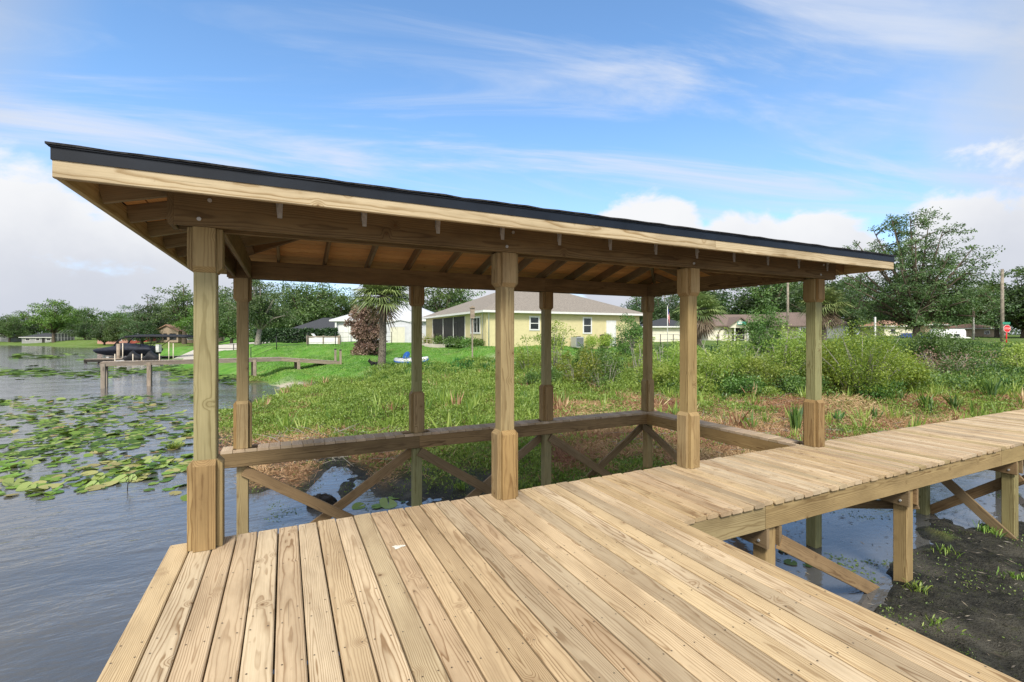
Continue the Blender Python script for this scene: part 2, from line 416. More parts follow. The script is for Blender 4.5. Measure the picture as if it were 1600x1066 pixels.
# ------------------------------------------------------------------ materials used in many places
M = {}
M['deck'] = wood('deck_pine', (.58, .48, .345), (.235, .15, .08),
    [(1.0, .99, .96), (.96, .88, .76), (.86, .84, .75), (1.08, 1.02, .92), (.74, .71, .53), (.98, .92, .86), (1.04, .98, .84), (.94, .88, .78), (.80, .73, .62), (1.06, 1.04, 1.0), (.92, .84, .68), (1.02, .96, .86), (.78, .76, .72), (1.1, 1.06, 1.0), (.88, .80, .72)],
    ring=.0095, contrast=.95, stain=.4, knots=.75)
M['walk'] = wood('walkway_pine', (.55, .455, .345), (.26, .175, .105),
    [(1.0, .97, .92), (.92, .86, .78), (.84, .80, .72), (1.06, 1.0, .92), (.8, .74, .62), (.98, .92, .86)], ring=.011, contrast=.7, stain=.35)
M['post'] = wood('green_treated_pine', (.36, .285, .15), (.16, .105, .045),
    [(1.0, 1.0, 1.0), (1.06, .98, .9), (.86, .96, .86), (1.1, 1.04, .92)], ring=.012, contrast=.95, stain=.4, knots=.85)
M['postgreen'] = wood('fresh_treated_pine', (.33, .29, .155), (.16, .13, .055),
    [(1.0, 1.0, 1.0), (.88, 1.0, .92)], ring=.012, contrast=.9, stain=.35, knots=.85)
M['trim'] = wood('trim_pine', (.38, .285, .15), (.16, .095, .04), [(1.0, 1, 1), (1.08, .98, .88), (.82, .82, .74), (.95, .85, .7), (1.1, 1.06, .98), (.88, .80, .70)], ring=.011, contrast=1.0, stain=.4, knots=.8)
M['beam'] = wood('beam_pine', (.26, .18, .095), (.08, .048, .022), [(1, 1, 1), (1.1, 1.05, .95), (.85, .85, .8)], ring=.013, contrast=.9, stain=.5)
M['rafter'] = wood('rafter_pine', (.31, .235, .135), (.15, .10, .05), [(1, 1, 1), (1.15, 1.05, .9), (.85, .9, .85), (.95, .8, .65)], ring=.011, contrast=.7, stain=.4)
M['fascia'] = wood('fascia_pine', (.56, .46, .30), (.27, .175, .075), [(1, 1, 1), (1.04, 1, .8)], ring=.014, contrast=.9, stain=.4, knots=.85)
M['ceiling'] = wood('ceiling_boards', (.80, .46, .19), (.56, .27, .09), [(1, 1, 1), (1.1, 1.02, .95), (.85, .82, .8), (1.0, .9, .82), (.92, .95, .9)], ring=.010, contrast=.7, stain=.25)
M['oldwood'] = wood('grey_weathered_wood', (.34, .29, .24), (.18, .145, .11), [(1, 1, 1), (.85, .85, .85), (1.1, 1.05, 1)], ring=.012, contrast=.8, stain=.5)
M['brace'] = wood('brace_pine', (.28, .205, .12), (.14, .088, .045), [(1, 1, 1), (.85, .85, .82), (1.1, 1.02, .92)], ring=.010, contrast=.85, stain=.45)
M['galv'] = plain('galvanised_steel', (.55, .56, .57), .5, .5, .3, .15, 30)
M['drip'] = plain('black_metal_flashing', (.012, .017, .027), .45, .25, 0, .2, 3)
M['shingle'] = plain('dark_shingles', (.05, .05, .052), .95, .1, 0, .35, 18, .6)

# ------------------------------------------------------------------ water
m, nt, out = new_mat('lake_water'); n = N(nt)
tc = n('ShaderNodeTexCoord').outputs['Object']
w1 = n.noise(n.vmul(tc, (1.5, 3.6, 1)), 1.0, 4, .55, .5)
w2 = n.noise(n.vmul(tc, (5.5, 11, 1)), 1.0, 3, .5, .3)
w3 = n.noise(n.vmul(tc, (.35, .6, 1)), 1.0, 2, .5)
geo = n('ShaderNodeNewGeometry').outputs['Position']
px_, py_, pz_ = n('ShaderNodeSeparateXYZ', ins={0: geo}).outputs
# sheltered shallows behind the shelter are calmer than the open lake
calm = n.smooth(px_, -.6, 1.2, 1.0, .30)
h = n.math('ADD', n.math('MULTIPLY', w1, .7), n.math('MULTIPLY', w2, .22))
h = n.math('MULTIPLY', n.math('MULTIPLY', h, n.smooth(w3, .3, .7, .45, 1.15)), calm)
depthcol = n.mix(n.smooth(w3, .3, .7), (.075, .077, .08), (.10, .10, .10))
nrm = n.bump(h, .5, .075)
nt.links.new(n.bsdf(depthcol, .06, .6, nrm, IOR=1.55), out.inputs[0])
M['water'] = m
ang = 128
mb = MB()
ring0 = []
for rr in (1500.0,):
    ring0 = [(rr * math.cos(2*math.pi*k/96), rr * math.sin(2*math.pi*k/96), WATER) for k in range(96)]
mb.poly(ring0)
lake = mb.build('lake_water', M['water'], origin=(0, 0, WATER)); tag(lake, 'grey rippled lake water around the dock', 'water', kind='structure')

# ------------------------------------------------------------------ ground (one sheet to the horizon)
angs = np.concatenate([np.arange(-180, -62, 3.0), np.arange(-62, 62, .3), np.arange(62, 180, 3.0)])
rads = np.concatenate([[1.2, 1.8, 2.4, 3.0], np.geomspace(3.4, 60, 210), np.geomspace(62, 230, 70), [300, 450, 700, 1200, 2500]])
A_, R_ = np.meshgrid(R(1) * angs, rads, indexing='ij')
lat = R_ * np.sin(A_); dd = R_ * np.cos(A_)
GX = lat * CA + dd * SA; GY = dd * CA - lat * SA
GZ = gz_xy(GX.ravel(), GY.ravel()).reshape(GX.shape)
na, nr = GX.shape
vs = np.stack([GX, GY, GZ], -1).reshape(-1, 3)
vs = np.vstack([vs, [[0, 0, -2.2]]])
fs = []
for i in range(na):
    j = (i + 1) % na
    for k in range(nr - 1):
        fs.append((i*nr+k, j*nr+k, j*nr+k+1, i*nr+k+1))
    fs.append((len(vs) - 1, j*nr, i*nr))
me = bpy.data.meshes.new('ground'); me.from_pydata(vs.tolist(), [], fs)
def zones(X, Y):
    """(lawn, sand, mud, brown) weights at plan positions"""
    lat = X * CA - Y * SA; d = X * SA + Y * CA
    dsafe = np.maximum(d, .3)
    px = 800 + F * lat / dsafe
    z = gz_xy(X, Y)
    nz = vnoise(X, Y, 1.05, 5); nz2 = vnoise(X, Y, .5, 6)
    edge = np.interp(px, [380, 430, 480, 520, 560, 600, 680, 760, 840, 1000, 1400], [32, 26.5, 27.5, 26.5, 25.5, 26.5, 27, 29.5, 31, 36, 42])
    lawn = np.clip((d + nz * .8 - edge) / 1.0, 0, 1) * (d > 5)
    lawn = lawn * np.clip((1010 - px) / 60, 0, 1) 
    lawn = np.maximum(lawn, np.clip((d - 46) / 5, 0, 1) * np.where(px > 1005, .35, 1))
    sand = np.exp(-((px - (455 + 1.5 * (d - 25))) / 46) ** 2 - ((d - 26.7 + .4*nz) / 1.25) ** 2) * 1.4
    sand += .45 * np.exp(-((px - 590) / 24) ** 2 - ((d - 27.6) / .5) ** 2) 
    sand += .7 * np.exp(-((px - 780) / 22) ** 2 - ((d - 32.2) / 1.2) ** 2)
    ramp_ = ((px < 430) & (px > 262) & (d > 49) & (d < 64) & (px > 250 + (d - 50) * 5)).astype(float)
    sand = np.clip(sand + nz2 * .18, 0, 1)
    far_ = (px < 335) & (d > 95)
    lawn = np.where(far_, lawn * .55, lawn)
    mud = np.clip((-1.315 - z) / .05 + nz2 * .3, 0, 1) * (d < 16)
    mud = np.where((px > 1120) & (d < 9.3) & (Y < 3.3), 1.0, mud)
    brown = np.clip(.68 + nz * .9 + nz2 * .35, 0, 1)
    brown = brown * np.clip((26 - d) / 4, 0, 1) * np.where(px > 860, np.clip((d - 9.0) / 1.2, 0, 1), np.clip((14.0 - d) / 2.0, 0, 1) * np.clip((660 - px) / 60, 0, 1)) * np.clip((21 - d) / 3, 0, 1)
    brown = np.where(far_, .30, brown)
    return lawn, sand, mud, brown, ramp_
lawn, sand, mud, brown, rampm = zones(vs[:, 0], vs[:, 1])
for nm, a in (('lawn', lawn), ('sand', sand), ('mud', mud), ('brown', brown)):
    at = me.attributes.new(nm, 'FLOAT', 'POINT'); at.data.foreach_set('value', a.astype(np.float32))
me.polygons.foreach_set('use_smooth', np.ones(len(fs), bool))
m, nt, out = new_mat('shore_ground'); n = N(nt)
at = lambda s: n('ShaderNodeAttribute', attribute_name=s).outputs['Fac']
tc = n('ShaderNodeTexCoord').outputs['Object']
g1 = n.noise(tc, 1.1, 5, .6); g2 = n.noise(tc, 9, 4, .65); g3 = n.noise(tc, 45, 3, .6)
marsh = n.mix(g2, (.05, .08, .018), (.13, .16, .05))
marsh = n.mix(n.smooth(g1, .45, .65, 0, .6), marsh, (.15, .12, .06))
col = n.mix(at('brown'), marsh, n.mix(g2, (.17, .095, .05), (.30, .21, .11)))
lawnc = n.mix(n.smooth(g1, .3, .7), (.06, .20, .02), (.13, .30, .045))
lawnc = n.mix(n.smooth(g2, .35, .75, 0, .55), lawnc, (.15, .25, .05))
lawnc = n.mix(n.smooth(n.noise(tc, .42, 5, .62), .55, .72, 0, .75), lawnc, (.24, .24, .085))
lawnc = n.mix(n.smooth(g3, .4, .8, 0, .5), lawnc, (.02, .075, .01))
col = n.mix(at('lawn'), col, lawnc)
mudc = n.mix(n.smooth(g2, .3, .7), (.016, .016, .014), (.045, .044, .036))
mudc = n.mix(n.smooth(n.noise(tc, 13, 5, .75), .55, .66, 0, .4), mudc, (.05, .06, .016))
col = n.mix(at('mud'), col, mudc)
col = n.mix(at('sand'), col, n.mix(g3, (.50, .46, .38), (.36, .32, .25)))
hh = n.math('ADD', n.math('MULTIPLY', g2, .6), n.math('MULTIPLY', g3, .4))
rgh = n.math('SUBTRACT', .9, n.math('MULTIPLY', at('mud'), .3))
nt.links.new(n.bsdf(col, rgh, .12, n.bump(hh, 1.0, .07)), out.inputs[0])
me.materials.append(m)
ground = bpy.data.objects.new('ground', me); COL.objects.link(ground); tag(ground, 'shore, marsh, mud bank and lawns sloping up from the lake', 'ground', kind='structure')
# ------------------------------------------------------------------ wooden deck and boardwalk
DX0, DX1, DY0, DY1 = -.765, 2.955, -1.7, 4.215
WY0, WX1 = 2.90, 31.0
PITCH = .1437
dock = thing('wooden_dock', 'pale new pine dock with long boardwalk running to the marsh', 'dock', (1.1, 1.3, 0))
mb = MB()
x = DX0 + PITCH / 2; i = 0
while x < WX1:
    y0 = DY0 if x < DX1 - .05 else WY0 + random.uniform(-.012, .012)
    y1 = DY1 + random.uniform(-.010, .010)
    dz = random.uniform(-.0015, .0015); tl = random.uniform(-.002, .002)
    onw = x > DX1 - .05
    mb.board((x + tl, y0, -.019 + dz), (x - tl, y1, -.019 + dz), (.1325 if onw else .1355) + random.uniform(-.0015, .0015), .038, ch=.011 if onw else .006)
    x += PITCH; i += 1
dk = mb.build('deck_boards', M['deck'], dock)
mb = MB()
mb.board((DX0 + .03, DY0, -.038 - .12), (DX0 + .03, DY1 - .05, -.038 - .12), .038, .235, r=.3)
mb.build('rim_joist', M['post'], dock)
mb = MB(); mb.board((DX0 + .05, DY1 - .026, -.158), (DX1, DY1 - .026, -.158), .038, .235); mb.build('rim_joist', M['post'], dock)
mb = MB(); mb.board((DX1 - .03, DY0, -.158), (DX1 - .03, WY0 - .0, -.158), .038, .235); mb.build('rim_joist', M['post'], dock)
xs = [DX1 - .01, 4.02, 8.9, 13.8, 18.7, 23.6, 28.5, 31.0]
for a, b in zip(xs[:-1], xs[1:]):
    for yy in (WY0 + .035, DY1 - .026):
        if a < 3 or True:
            mb = MB(); mb.board((a + .003, yy, -.040 - .11), (b - .003, yy, -.040 - .11), .038, .22); mb.build('rim_joist', M['post'], dock)
# screw heads, two per board over each joist
sw = MB()
x = DX0 + PITCH / 2
while x < 16:
    rows = ([-1.14, -.78, -.42, -.06, .30, .66, 1.02, 1.38, 1.74, 2.10, 2.46, 2.82] if x < DX1 - .05 else []) + [2.95, 3.55, 4.16]
    for yy in rows:
        for o_ in (-.042, .042):
            cx_, cy_ = x + o_ + random.uniform(-.006, .006), yy + random.uniform(-.006, .006)
            sw.poly([(cx_ + .0048 * math.cos(q * 1.0472), cy_ + .0048 * math.sin(q * 1.0472), .0022) for q in range(6)])
    x += PITCH
M['screw'] = plain('tan_coated_screws', (.13, .10, .07), .5, .4, .3, .1, 40)
o = sw.build('deck_screws', M['screw'], dock); o['kind'] = 'stuff'
# inner joists
for yy in (3.2, 3.55, 3.9):
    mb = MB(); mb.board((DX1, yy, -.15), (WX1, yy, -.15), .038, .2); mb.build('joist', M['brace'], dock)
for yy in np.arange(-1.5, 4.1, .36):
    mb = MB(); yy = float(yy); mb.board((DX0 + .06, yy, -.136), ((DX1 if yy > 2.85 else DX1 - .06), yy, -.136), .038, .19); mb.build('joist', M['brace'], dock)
def pile(x, y, top, mat='postgreen', w=.14, bot=-2.3):
    mb = MB(); mb.board((x, y, bot), (x, y, top), w, w, up=(0, 1, 0), ch=.006); return mb.build('support_post', M[mat], dock)
BENT = [4.15, 6.62, 9.5, 12.4, 15.3, 18.2, 21.1, 24, 26.9, 29.8]
for k, bx in enumerate(BENT):
    pile(bx, WY0 + .125, -.262 if k != 1 else -.262, 'post' if k != 0 else 'trim')
    if k > 1: pile(bx, 4.06, -.262)
    for sgn in (-1, 1):
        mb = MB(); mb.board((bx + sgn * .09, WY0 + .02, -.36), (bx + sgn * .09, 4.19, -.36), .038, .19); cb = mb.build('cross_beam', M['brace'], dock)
        for yy in (WY0 + .10, WY0 + .15):
            mb = MB(); p = Vector((bx + sgn * .109, yy, -.36 + (yy - WY0 - .125) * 1.4))
            mb.tube([p, p + Vector((sgn * .012, 0, 0))], .013, 8, smooth=False); mb.build('bolt', M['galv'], cb)
def brace(p0, p1, w=.14):
    d = Vector(p1) - Vector(p0)
    side = Vector((0, 0, 1)).cross(d); 
    mb = MB(); mb.board(p0, p1, w, .038, up=side.normalized()); return mb.build('brace', M['brace'], dock)
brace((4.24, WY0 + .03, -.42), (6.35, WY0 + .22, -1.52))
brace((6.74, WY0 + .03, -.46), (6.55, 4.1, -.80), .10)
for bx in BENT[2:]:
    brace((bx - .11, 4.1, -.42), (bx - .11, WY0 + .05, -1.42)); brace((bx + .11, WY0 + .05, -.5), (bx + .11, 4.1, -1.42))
for (x, y) in ((-.6, -1.2), (-.6, 1.5), (2.8, -1.2), (2.8, 1.5), (1.0, 1.5)):
    pile(x, y, -.06)

# bird dropping splash on one board
mb = MB(); c0 = PP(622, 856, 1.0)
d0 = EYE * F / (855 - HOR); c0 = P(622, d0, .0)
pts = []
for k in range(26):
    a = 2 * math.pi * k / 26; rr = (.030 + .008 * math.sin(3 * a + 1) + random.uniform(-.004, .006)) * (1 + .35 * abs(math.cos(a)))
    pts.append((c0.x + rr * math.cos(a), c0.y + rr * .8 * math.sin(a), .0022))
cc = (c0.x, c0.y, .0035)
mb.add(pts + [cc], [(i, (i + 1) % 26, 26) for i in range(26)], smooth=True)
M['splat'] = plain('dried_white_splash', (.78, .77, .72), .8, .2, 0, .15, 60, col2=(.55, .50, .42))
o = mb.build('bird_dropping', M['splat']); tag(o, 'white dried bird dropping splashed on a deck board', 'bird dropping')
for q, (px, py) in enumerate(((537, 1009), (443, 958), (1348, 905 if False else 900))):
    pass

# ------------------------------------------------------------------ boat shelter over the slip
shelter = thing('boat_shelter', 'open pine boat shelter with low hip roof over the slip', 'boat shelter', (3.07, 5.8, 0))
PXS = [-.52, 1.90, 4.285, 6.665]
YF, YB = 4.10, 7.45
ZB = 2.323                        # underside of the beams
BH = .235
def post(x, y, bottom_trim, mat):
    mb = MB(); mb.board((x, y, -2.4), (x, y, ZB + (.2 if True else 0)), .14, .14, up=(0, 1, 0), ch=.006)
    p = mb.build('post', M[mat], shelter)
    for (dx, dy) in ((0, -1), (1, 0), (0, 1), (-1, 0)):
        for (z0, z1, chtop) in ((.003, .645, True), (2.0, ZB - .004, False)):
            mb = MB()
            # trim board with a mitred outer end
            o0 = .0705; o1 = .1085; w = .069; cz = .038
            if chtop: prof = [(o0, z0), (o1, z0), (o1, z1 - cz), (o0 + .004, z1), (o0, z1)]
            else: prof = [(o0, z0), (o0 + .004, z0), (o1, z0 + cz), (o1, z1), (o0, z1)]
            vs = []; gs = []
            gx = random.uniform(0, 60); gy = random.uniform(-.05, .05); gq = random.uniform(.03, .1)
            tx, ty = -dy, dx
            for sgn in (-1, 1):
                for (o_, zz) in prof:
                    vs.append((x + dx * o_ + tx * w * sgn, y + dy * o_ + ty * w * sgn, zz)); gs.append((gx + zz, w * sgn + gy, o_ - .09 + gq))
            k = 5
            fs = [tuple(range(k)), tuple(range(2 * k - 1, k - 1, -1))] + [(i, k + i, k + (i + 1) % k, (i + 1) % k) for i in range(k)]
            mb.add(vs, fs, gs)
            mb.build('trim_board', M['trim'], p)
    return p
for i, x in enumerate(PXS):
    post(x, YF, True, 'postgreen' if i in (0, 3) else 'post')
for i, x in enumerate(PXS):
    post(x, YB, True, 'post' if i in (0, 3) else 'postgreen')
BX0, BX1 = -.70, 6.95
# doubled 2x10 beams on both faces of the posts
for y in (YF - .0905, YF + .0905, YB - .0905, YB + .0905):
    for (a, b) in ((BX0, 3.09 if y < 5 else 4.2), (3.093 if y < 5 else 4.203, BX1)):
        if y == YF - .0905: a, b = (BX0, BX1) if a == BX0 else (None, None)
        if a is None: continue
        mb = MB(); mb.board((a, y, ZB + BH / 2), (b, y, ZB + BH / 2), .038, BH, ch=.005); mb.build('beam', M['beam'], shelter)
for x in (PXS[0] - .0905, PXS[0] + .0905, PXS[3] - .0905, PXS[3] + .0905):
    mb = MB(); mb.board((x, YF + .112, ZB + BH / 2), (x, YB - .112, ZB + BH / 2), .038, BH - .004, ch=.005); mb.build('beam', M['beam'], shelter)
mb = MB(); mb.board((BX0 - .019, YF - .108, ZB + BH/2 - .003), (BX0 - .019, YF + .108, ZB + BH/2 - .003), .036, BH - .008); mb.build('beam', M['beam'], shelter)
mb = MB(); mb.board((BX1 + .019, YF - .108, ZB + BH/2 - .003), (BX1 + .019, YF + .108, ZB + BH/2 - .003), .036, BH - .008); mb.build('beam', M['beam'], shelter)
# hip roof
EX0, EX1, EY0, EY1 = -1.175, 7.425, 3.50, 8.04
SL = .26; RW = (EY1 - EY0) / 2; YC = (EY0 + EY1) / 2
ZE = 2.433                        # underside of rafter tails at the eave
RT = .14
roof = None
mb = MB()
# shingle skin (a shallow hipped slab with a ragged lower edge)
zt = ZE + RT + .040
def hipskin(z_e, over, th, name, mat, parent, ragged=0.0):
    mb = MB()
    x0, x1, y0, y1 = EX0 - over, EX1 + over, EY0 - over, EY1 + over
    rz = z_e + SL * (RW + over)
    rA, rB = (x0 + RW + over, YC), (x1 - RW - over, YC)
    def edge(a, b, nn):
        return [(a[0] + (b[0] - a[0]) * k / nn, a[1] + (b[1] - a[1]) * k / nn) for k in range(nn)]
    per = edge((x0, y0), (x1, y0), 60) + edge((x1, y0), (x1, y1), 30) + edge((x1, y1), (x0, y1), 60) + edge((x0, y1), (x0, y0), 30)
    lo = [(px + random.uniform(-ragged, ragged), py + random.uniform(-ragged, ragged), z_e - th + random.uniform(-ragged, ragged)) for px, py in per]
    hi = [(p[0], p[1], p[2] + th + random.uniform(0, ragged)) for p in lo]
    nP = len(per)
    vs = lo + hi + [(*rA, rz), (*rB, rz), (*rA, rz - th), (*rB, rz - th)]
    fs = [(i, (i + 1) % nP, nP + (i + 1) % nP, nP + i) for i in range(nP)]
    def tgt(i):
        if i < 60: return None
        return None
    for i in range(nP):
        j = (i + 1) % nP
        px = per[i][0]
        if i < 60:   a = 0 if px < rA[0] else (1 if px > rB[0] else None)
        elif i < 90: a = 1
        elif i < 150: a = 0 if px < rA[0] else (1 if px > rB[0] else None)
        else: a = 0
        if a is None:
            a = 0 if px < (rA[0] + rB[0]) / 2 else 1
        fs.append((nP + i, nP + j, 2 * nP + a)); fs.append((j, i, 2 * nP + 2 + a))
        # close the ridge where the target switches
    fs.append((nP + 30, 2*nP+1, 2*nP)); fs.append((nP + 120, 2*nP, 2*nP+1))
    mb.add(vs, fs)
    return mb.build(name, mat, parent, recalc=True)
roof = hipskin(zt + .010, .022, .010, 'roof', M['shingle'], shelter, .0035)
# flashing strip round the eave
def eavestrip(z0, z1, off, th, name, mat, parent, split=None, ch=.002):
    c = [(EX0, EY0), (EX1, EY0), (EX1, EY1), (EX0, EY1)]
    outs = []
    for k in range(4):
        a, b = Vector((*c[k], 0)), Vector((*c[(k + 1) % 4], 0)); d = (b - a).normalized(); o = Vector((d.y, -d.x, 0))
        segs = [(0, (b - a).length)]
        if k == 0 and split: segs = [(0, split), (split + .002, (b - a).length)]
        for (s0, s1) in segs:
            e0 = (off if s0 == 0 else 0); e1 = (off if abs(s1 - (b - a).length) < .01 else 0)
            mb = MB()
            mb.board(a + d * (s0 - (e0 if k % 2 == 0 else e0 - th)) + o * (off - th / 2) + Vector((0, 0, (z0 + z1) / 2)), a + d * (s1 + (e1 if k % 2 == 0 else e1 - th)) + o * (off - th / 2) + Vector((0, 0, (z0 + z1) / 2)), th, z1 - z0, ch=ch)
            outs.append(mb.build(name, mat, parent))
    return outs
eavestrip(ZE, ZE + RT, 0.0, .038, 'fascia_board', M['fascia'], roof, split=5.22, ch=.004)
eavestrip(ZE + .098, zt - .003, .006, .004, 'flashing', M['drip'], roof)
eavestrip(zt - .012, zt - .002, .014, .010, 'drip_edge', M['drip'], roof)
# ceiling boards lying on the rafters
def zr(run, zb): return zb + SL * run
bw = .142
for side in range(4):
    mb = MB()
    run = .040
    while run < RW - .01:
        r1 = min(run + bw - .011, RW)
        z0, z1 = ZE + RT + SL * run, ZE + RT + SL * r1
        gx, gy, gq = random.uniform(0, 60), random.uniform(-.06, .06), random.uniform(.03, .1)
        if side == 0: q = [(EX0 + run, EY0 + run, z0), (EX1 - run, EY0 + run, z0), (EX1 - r1, EY0 + r1, z1), (EX0 + r1, EY0 + r1, z1)]
        elif side == 1: q = [(EX1 - run, EY0 + run, z0), (EX1 - run, EY1 - run, z0), (EX1 - r1, EY1 - r1, z1), (EX1 - r1, EY0 + r1, z1)]
        elif side == 2: q = [(EX1 - run, EY1 - run, z0), (EX0 + run, EY1 - run, z0), (EX0 + r1, EY1 - r1, z1), (EX1 - r1, EY1 - r1, z1)]
        else: q = [(EX0 + run, EY1 - run, z0), (EX0 + run, EY0 + run, z0), (EX0 + r1, EY0 + r1, z1), (EX0 + r1, EY1 - r1, z1)]
        g = []
        for (px, py, pz) in q:
            al = px if side in (0, 2) else py
            g.append((gx + al, gy, gq))
        g[2] = (g[2][0], gy + bw, gq); g[3] = (g[3][0], gy + bw, gq)
        vs = q + [(a, b_, c_z + .018) for a, b_, c_z in q]
        mb.add(vs, [(0, 3, 2, 1), (4, 5, 6, 7), (0, 1, 5, 4), (1, 2, 6, 5), (2, 3, 7, 6), (3, 0, 4, 7)], g + g)
        run += bw
    mb.build('ceiling_boards', M['ceiling'], roof)
# rafters
def rafter(p, dirxy, run, name='rafter', w=.038):
    d = Vector((dirxy[0], dirxy[1], 0)); ln = d.length
    p0 = Vector((*p, ZE + RT / 2)); p1 = p0 + d * run + Vector((0, 0, SL * run))
    mb = MB(); up = Vector((-d.x * SL, -d.y * SL, 1))
    mb.board(p0 + (p1 - p0).normalized() * .045 + Vector((0, 0, -.001)), p1, w, RT * .97, up=up, ch=.003)
    return mb.build(name, M['rafter'], roof)
xr = EX0 + .48 + .60
xs_ = []
x = -.09 - .61
while x < EX1 - .1:
    if x > EX0 + .1: xs_.append(x)
    x += .62
for x in xs_:
    run = min(x - EX0, EX1 - x, RW) - .03
    rafter((x, EY0), (0, 1), run); rafter((x, EY1), (0, -1), run)
y = EY0 + .62
while y < EY1 - .2:
    run = min(y - EY0, EY1 - y, RW) - .03
    rafter((EX0, y), (1, 0), run); rafter((EX1, y), (-1, 0), run)
    y += .62
for (cx_, cy_, dx, dy) in ((EX0, EY0, 1, 1), (EX1, EY0, -1, 1), (EX1, EY1, -1, -1), (EX0, EY1, 1, -1)):
    rafter((cx_, cy_), (dx, dy), RW, 'hip_rafter', .04)
mb = MB(); zc = ZE + SL * RW + RT / 2 + .02
mb.board((EX0 + RW - .1, YC, zc - .01), (EX1 - RW + .1, YC, zc - .01), .04, .16); mb.build('ridge_board', M['rafter'], roof)
# hurricane ties and bolts on the beam face
yb = YF - .0905 - .0195
for x in xs_:
    if x < BX0 + .05 or x > BX1 - .05: continue
    mb = MB(); zt_ = ZB + BH
    mb.poly([(x + .018, yb - .003, zt_ - .004), (x + .068, yb - .003, zt_ - .004), (x + .062, yb - .003, zt_ - .125), (x + .03, yb - .003, zt_ - .125)])
    mb.poly([(x + .022, yb - .002, zt_ - .004), (x + .022, yb - .05, zt_ + .03), (x + .022, yb - .05, zt_ - .012), (x + .018, yb - .003, zt_ - .10)])
    mb.build('tie_plate', M['galv'], roof)
for x in PXS:
    for (dx, dz) in ((-.03, .05), (.035, .19)):
        mb = MB(); mb.tube([(x + dx, yb, ZB + dz), (x + dx, yb - .01, ZB + dz)], .014, 8, smooth=False); mb.build('bolt', M['galv'], shelter)
# narrow catwalk at deck level along the far side and one end
CY0, CY1 = 7.29, 7.59
mb = MB()
x = PXS[0] - .18
while x < PXS[3] + .2:
    blocked = any(abs(x - q) < .17 for q in PXS)
    if blocked:
        mb.board((x, CY0, -.019), (x, YB - .112, -.019), .138, .036)
        mb.board((x, YB + .112, -.019), (x, CY1, -.019), .138, .036) if CY1 > YB + .115 else None
    else: mb.board((x, CY0 + random.uniform(-.006, .006), -.019), (x, CY1, -.019), .138, .036)
    x += PITCH
cat = mb.build('catwalk_boards', M['walk'], shelter)
for y in (CY0 + .02, CY1 - .02):
    for (a, b) in ((PXS[0] - .25, PXS[1]), (PXS[1] + .003, PXS[3] + .25)):
        mb = MB(); mb.board((a, y, -.135), (b, y, -.135), .038, .19); mb.build('stringer', M['beam'], shelter)
mb = MB(); y = DY1 + .09
while y < CY0 - .03:
    if y < YF + .26:
        mb.board((PXS[3] - .17, y, -.019), (PXS[3] - .115, y, -.019), .138, .036); mb.board((PXS[3] + .115, y, -.019), (PXS[3] + .13, y, -.019), .138, .036)
    else: mb.board((PXS[3] - .17, y, -.019), (PXS[3] + .13, y, -.019), .138, .036)
    y += PITCH
mb.build('catwalk_boards', M['walk'], shelter)
for x in (PXS[3] - .15, PXS[3] + .135):
    mb = MB(); mb.board((x, DY1 + .01, -.135), (x, CY0 - .0, -.135), .038, .19); mb.build('stringer', M['trim'], shelter)
# cross bracing under the catwalk
for a, b in zip(PXS[:-1], PXS[1:]):
    for (p, q, yy) in (((a + .02, -.30), (b - .02, -1.85), YB - .095), ((b - .02, -.30), (a + .02, -1.85), YB + .095)):
        mb = MB(); mb.board((p[0], yy, p[1]), (q[0], yy, q[1]), .14, .038, up=(0, 1, 0)); mb.build('brace', M['brace'], shelter)
mb = MB(); mb.board((PXS[3] - .095, YB, -.30), (PXS[3] - .095, YF + .1, -1.85), .14, .038, up=(1, 0, 0)); mb.build('brace', M['brace'], shelter)
mb = MB(); mb.board((PXS[3] + .095, YF + .1, -.30), (PXS[3] + .095, YB, -1.85), .14, .038, up=(1, 0, 0)); mb.build('brace', M['brace'], shelter)
# ------------------------------------------------------------------ foliage materials
M['bark'] = plain('grey_brown_bark', (.16, .13, .10), .9, .1, 0, .3, 9, .5)
M['barkpale'] = plain('pale_grey_bark', (.34, .31, .27), .9, .1, 0, .25, 9, .4)
M['oakleaf'] = leafmat('oak_leaves', [(0, (.036, .075, .018)), (.5, (.09, .165, .038)), (1, (.19, .29, .08))])
M['oakdark'] = leafmat('dark_oak_leaves', [(0, (.026, .058, .018)), (.5, (.062, .12, .035)), (1, (.14, .22, .07))])
M['limeleaf'] = leafmat('bright_tree_leaves', [(0, (.045, .09, .012)), (.5, (.11, .20, .028)), (1, (.21, .32, .06))])
M['pineleaf'] = leafmat('loose_tree_leaves', [(0, (.045, .085, .025)), (.5, (.10, .16, .05)), (1, (.19, .26, .10))])
M['giantleaf'] = leafmat('giant_tree_leaves', [(0, (.036, .07, .02)), (.5, (.085, .145, .042)), (1, (.18, .26, .09))])
M['willow'] = leafmat('willow_leaves', [(0, (.12, .22, .03)), (.5, (.31, .43, .07)), (1, (.50, .58, .16))], trans=.5)
M['bushleaf'] = leafmat('bush_leaves', [(0, (.07, .12, .010)), (.5, (.22, .29, .028)), (1, (.40, .45, .06))], trans=.5)
M['shrubdark'] = leafmat('glossy_shrub_leaves', [(0, (.036, .095, .016)), (.5, (.095, .19, .034)), (1, (.20, .33, .07))])
M['dead'] = leafmat('dry_brown_leaves', [(0, (.14, .08, .055)), (.5, (.26, .175, .125)), (1, (.42, .31, .22))], trans=.15)
M['twig'] = plain('grey_twigs', (.33, .31, .27), .9, .1, 0, .2, 12)
M['palmleaf'] = leafmat('palm_fronds', [(0, (.07, .11, .025)), (.5, (.15, .21, .05)), (1, (.29, .33, .12))], trans=.25, gloss=.07)
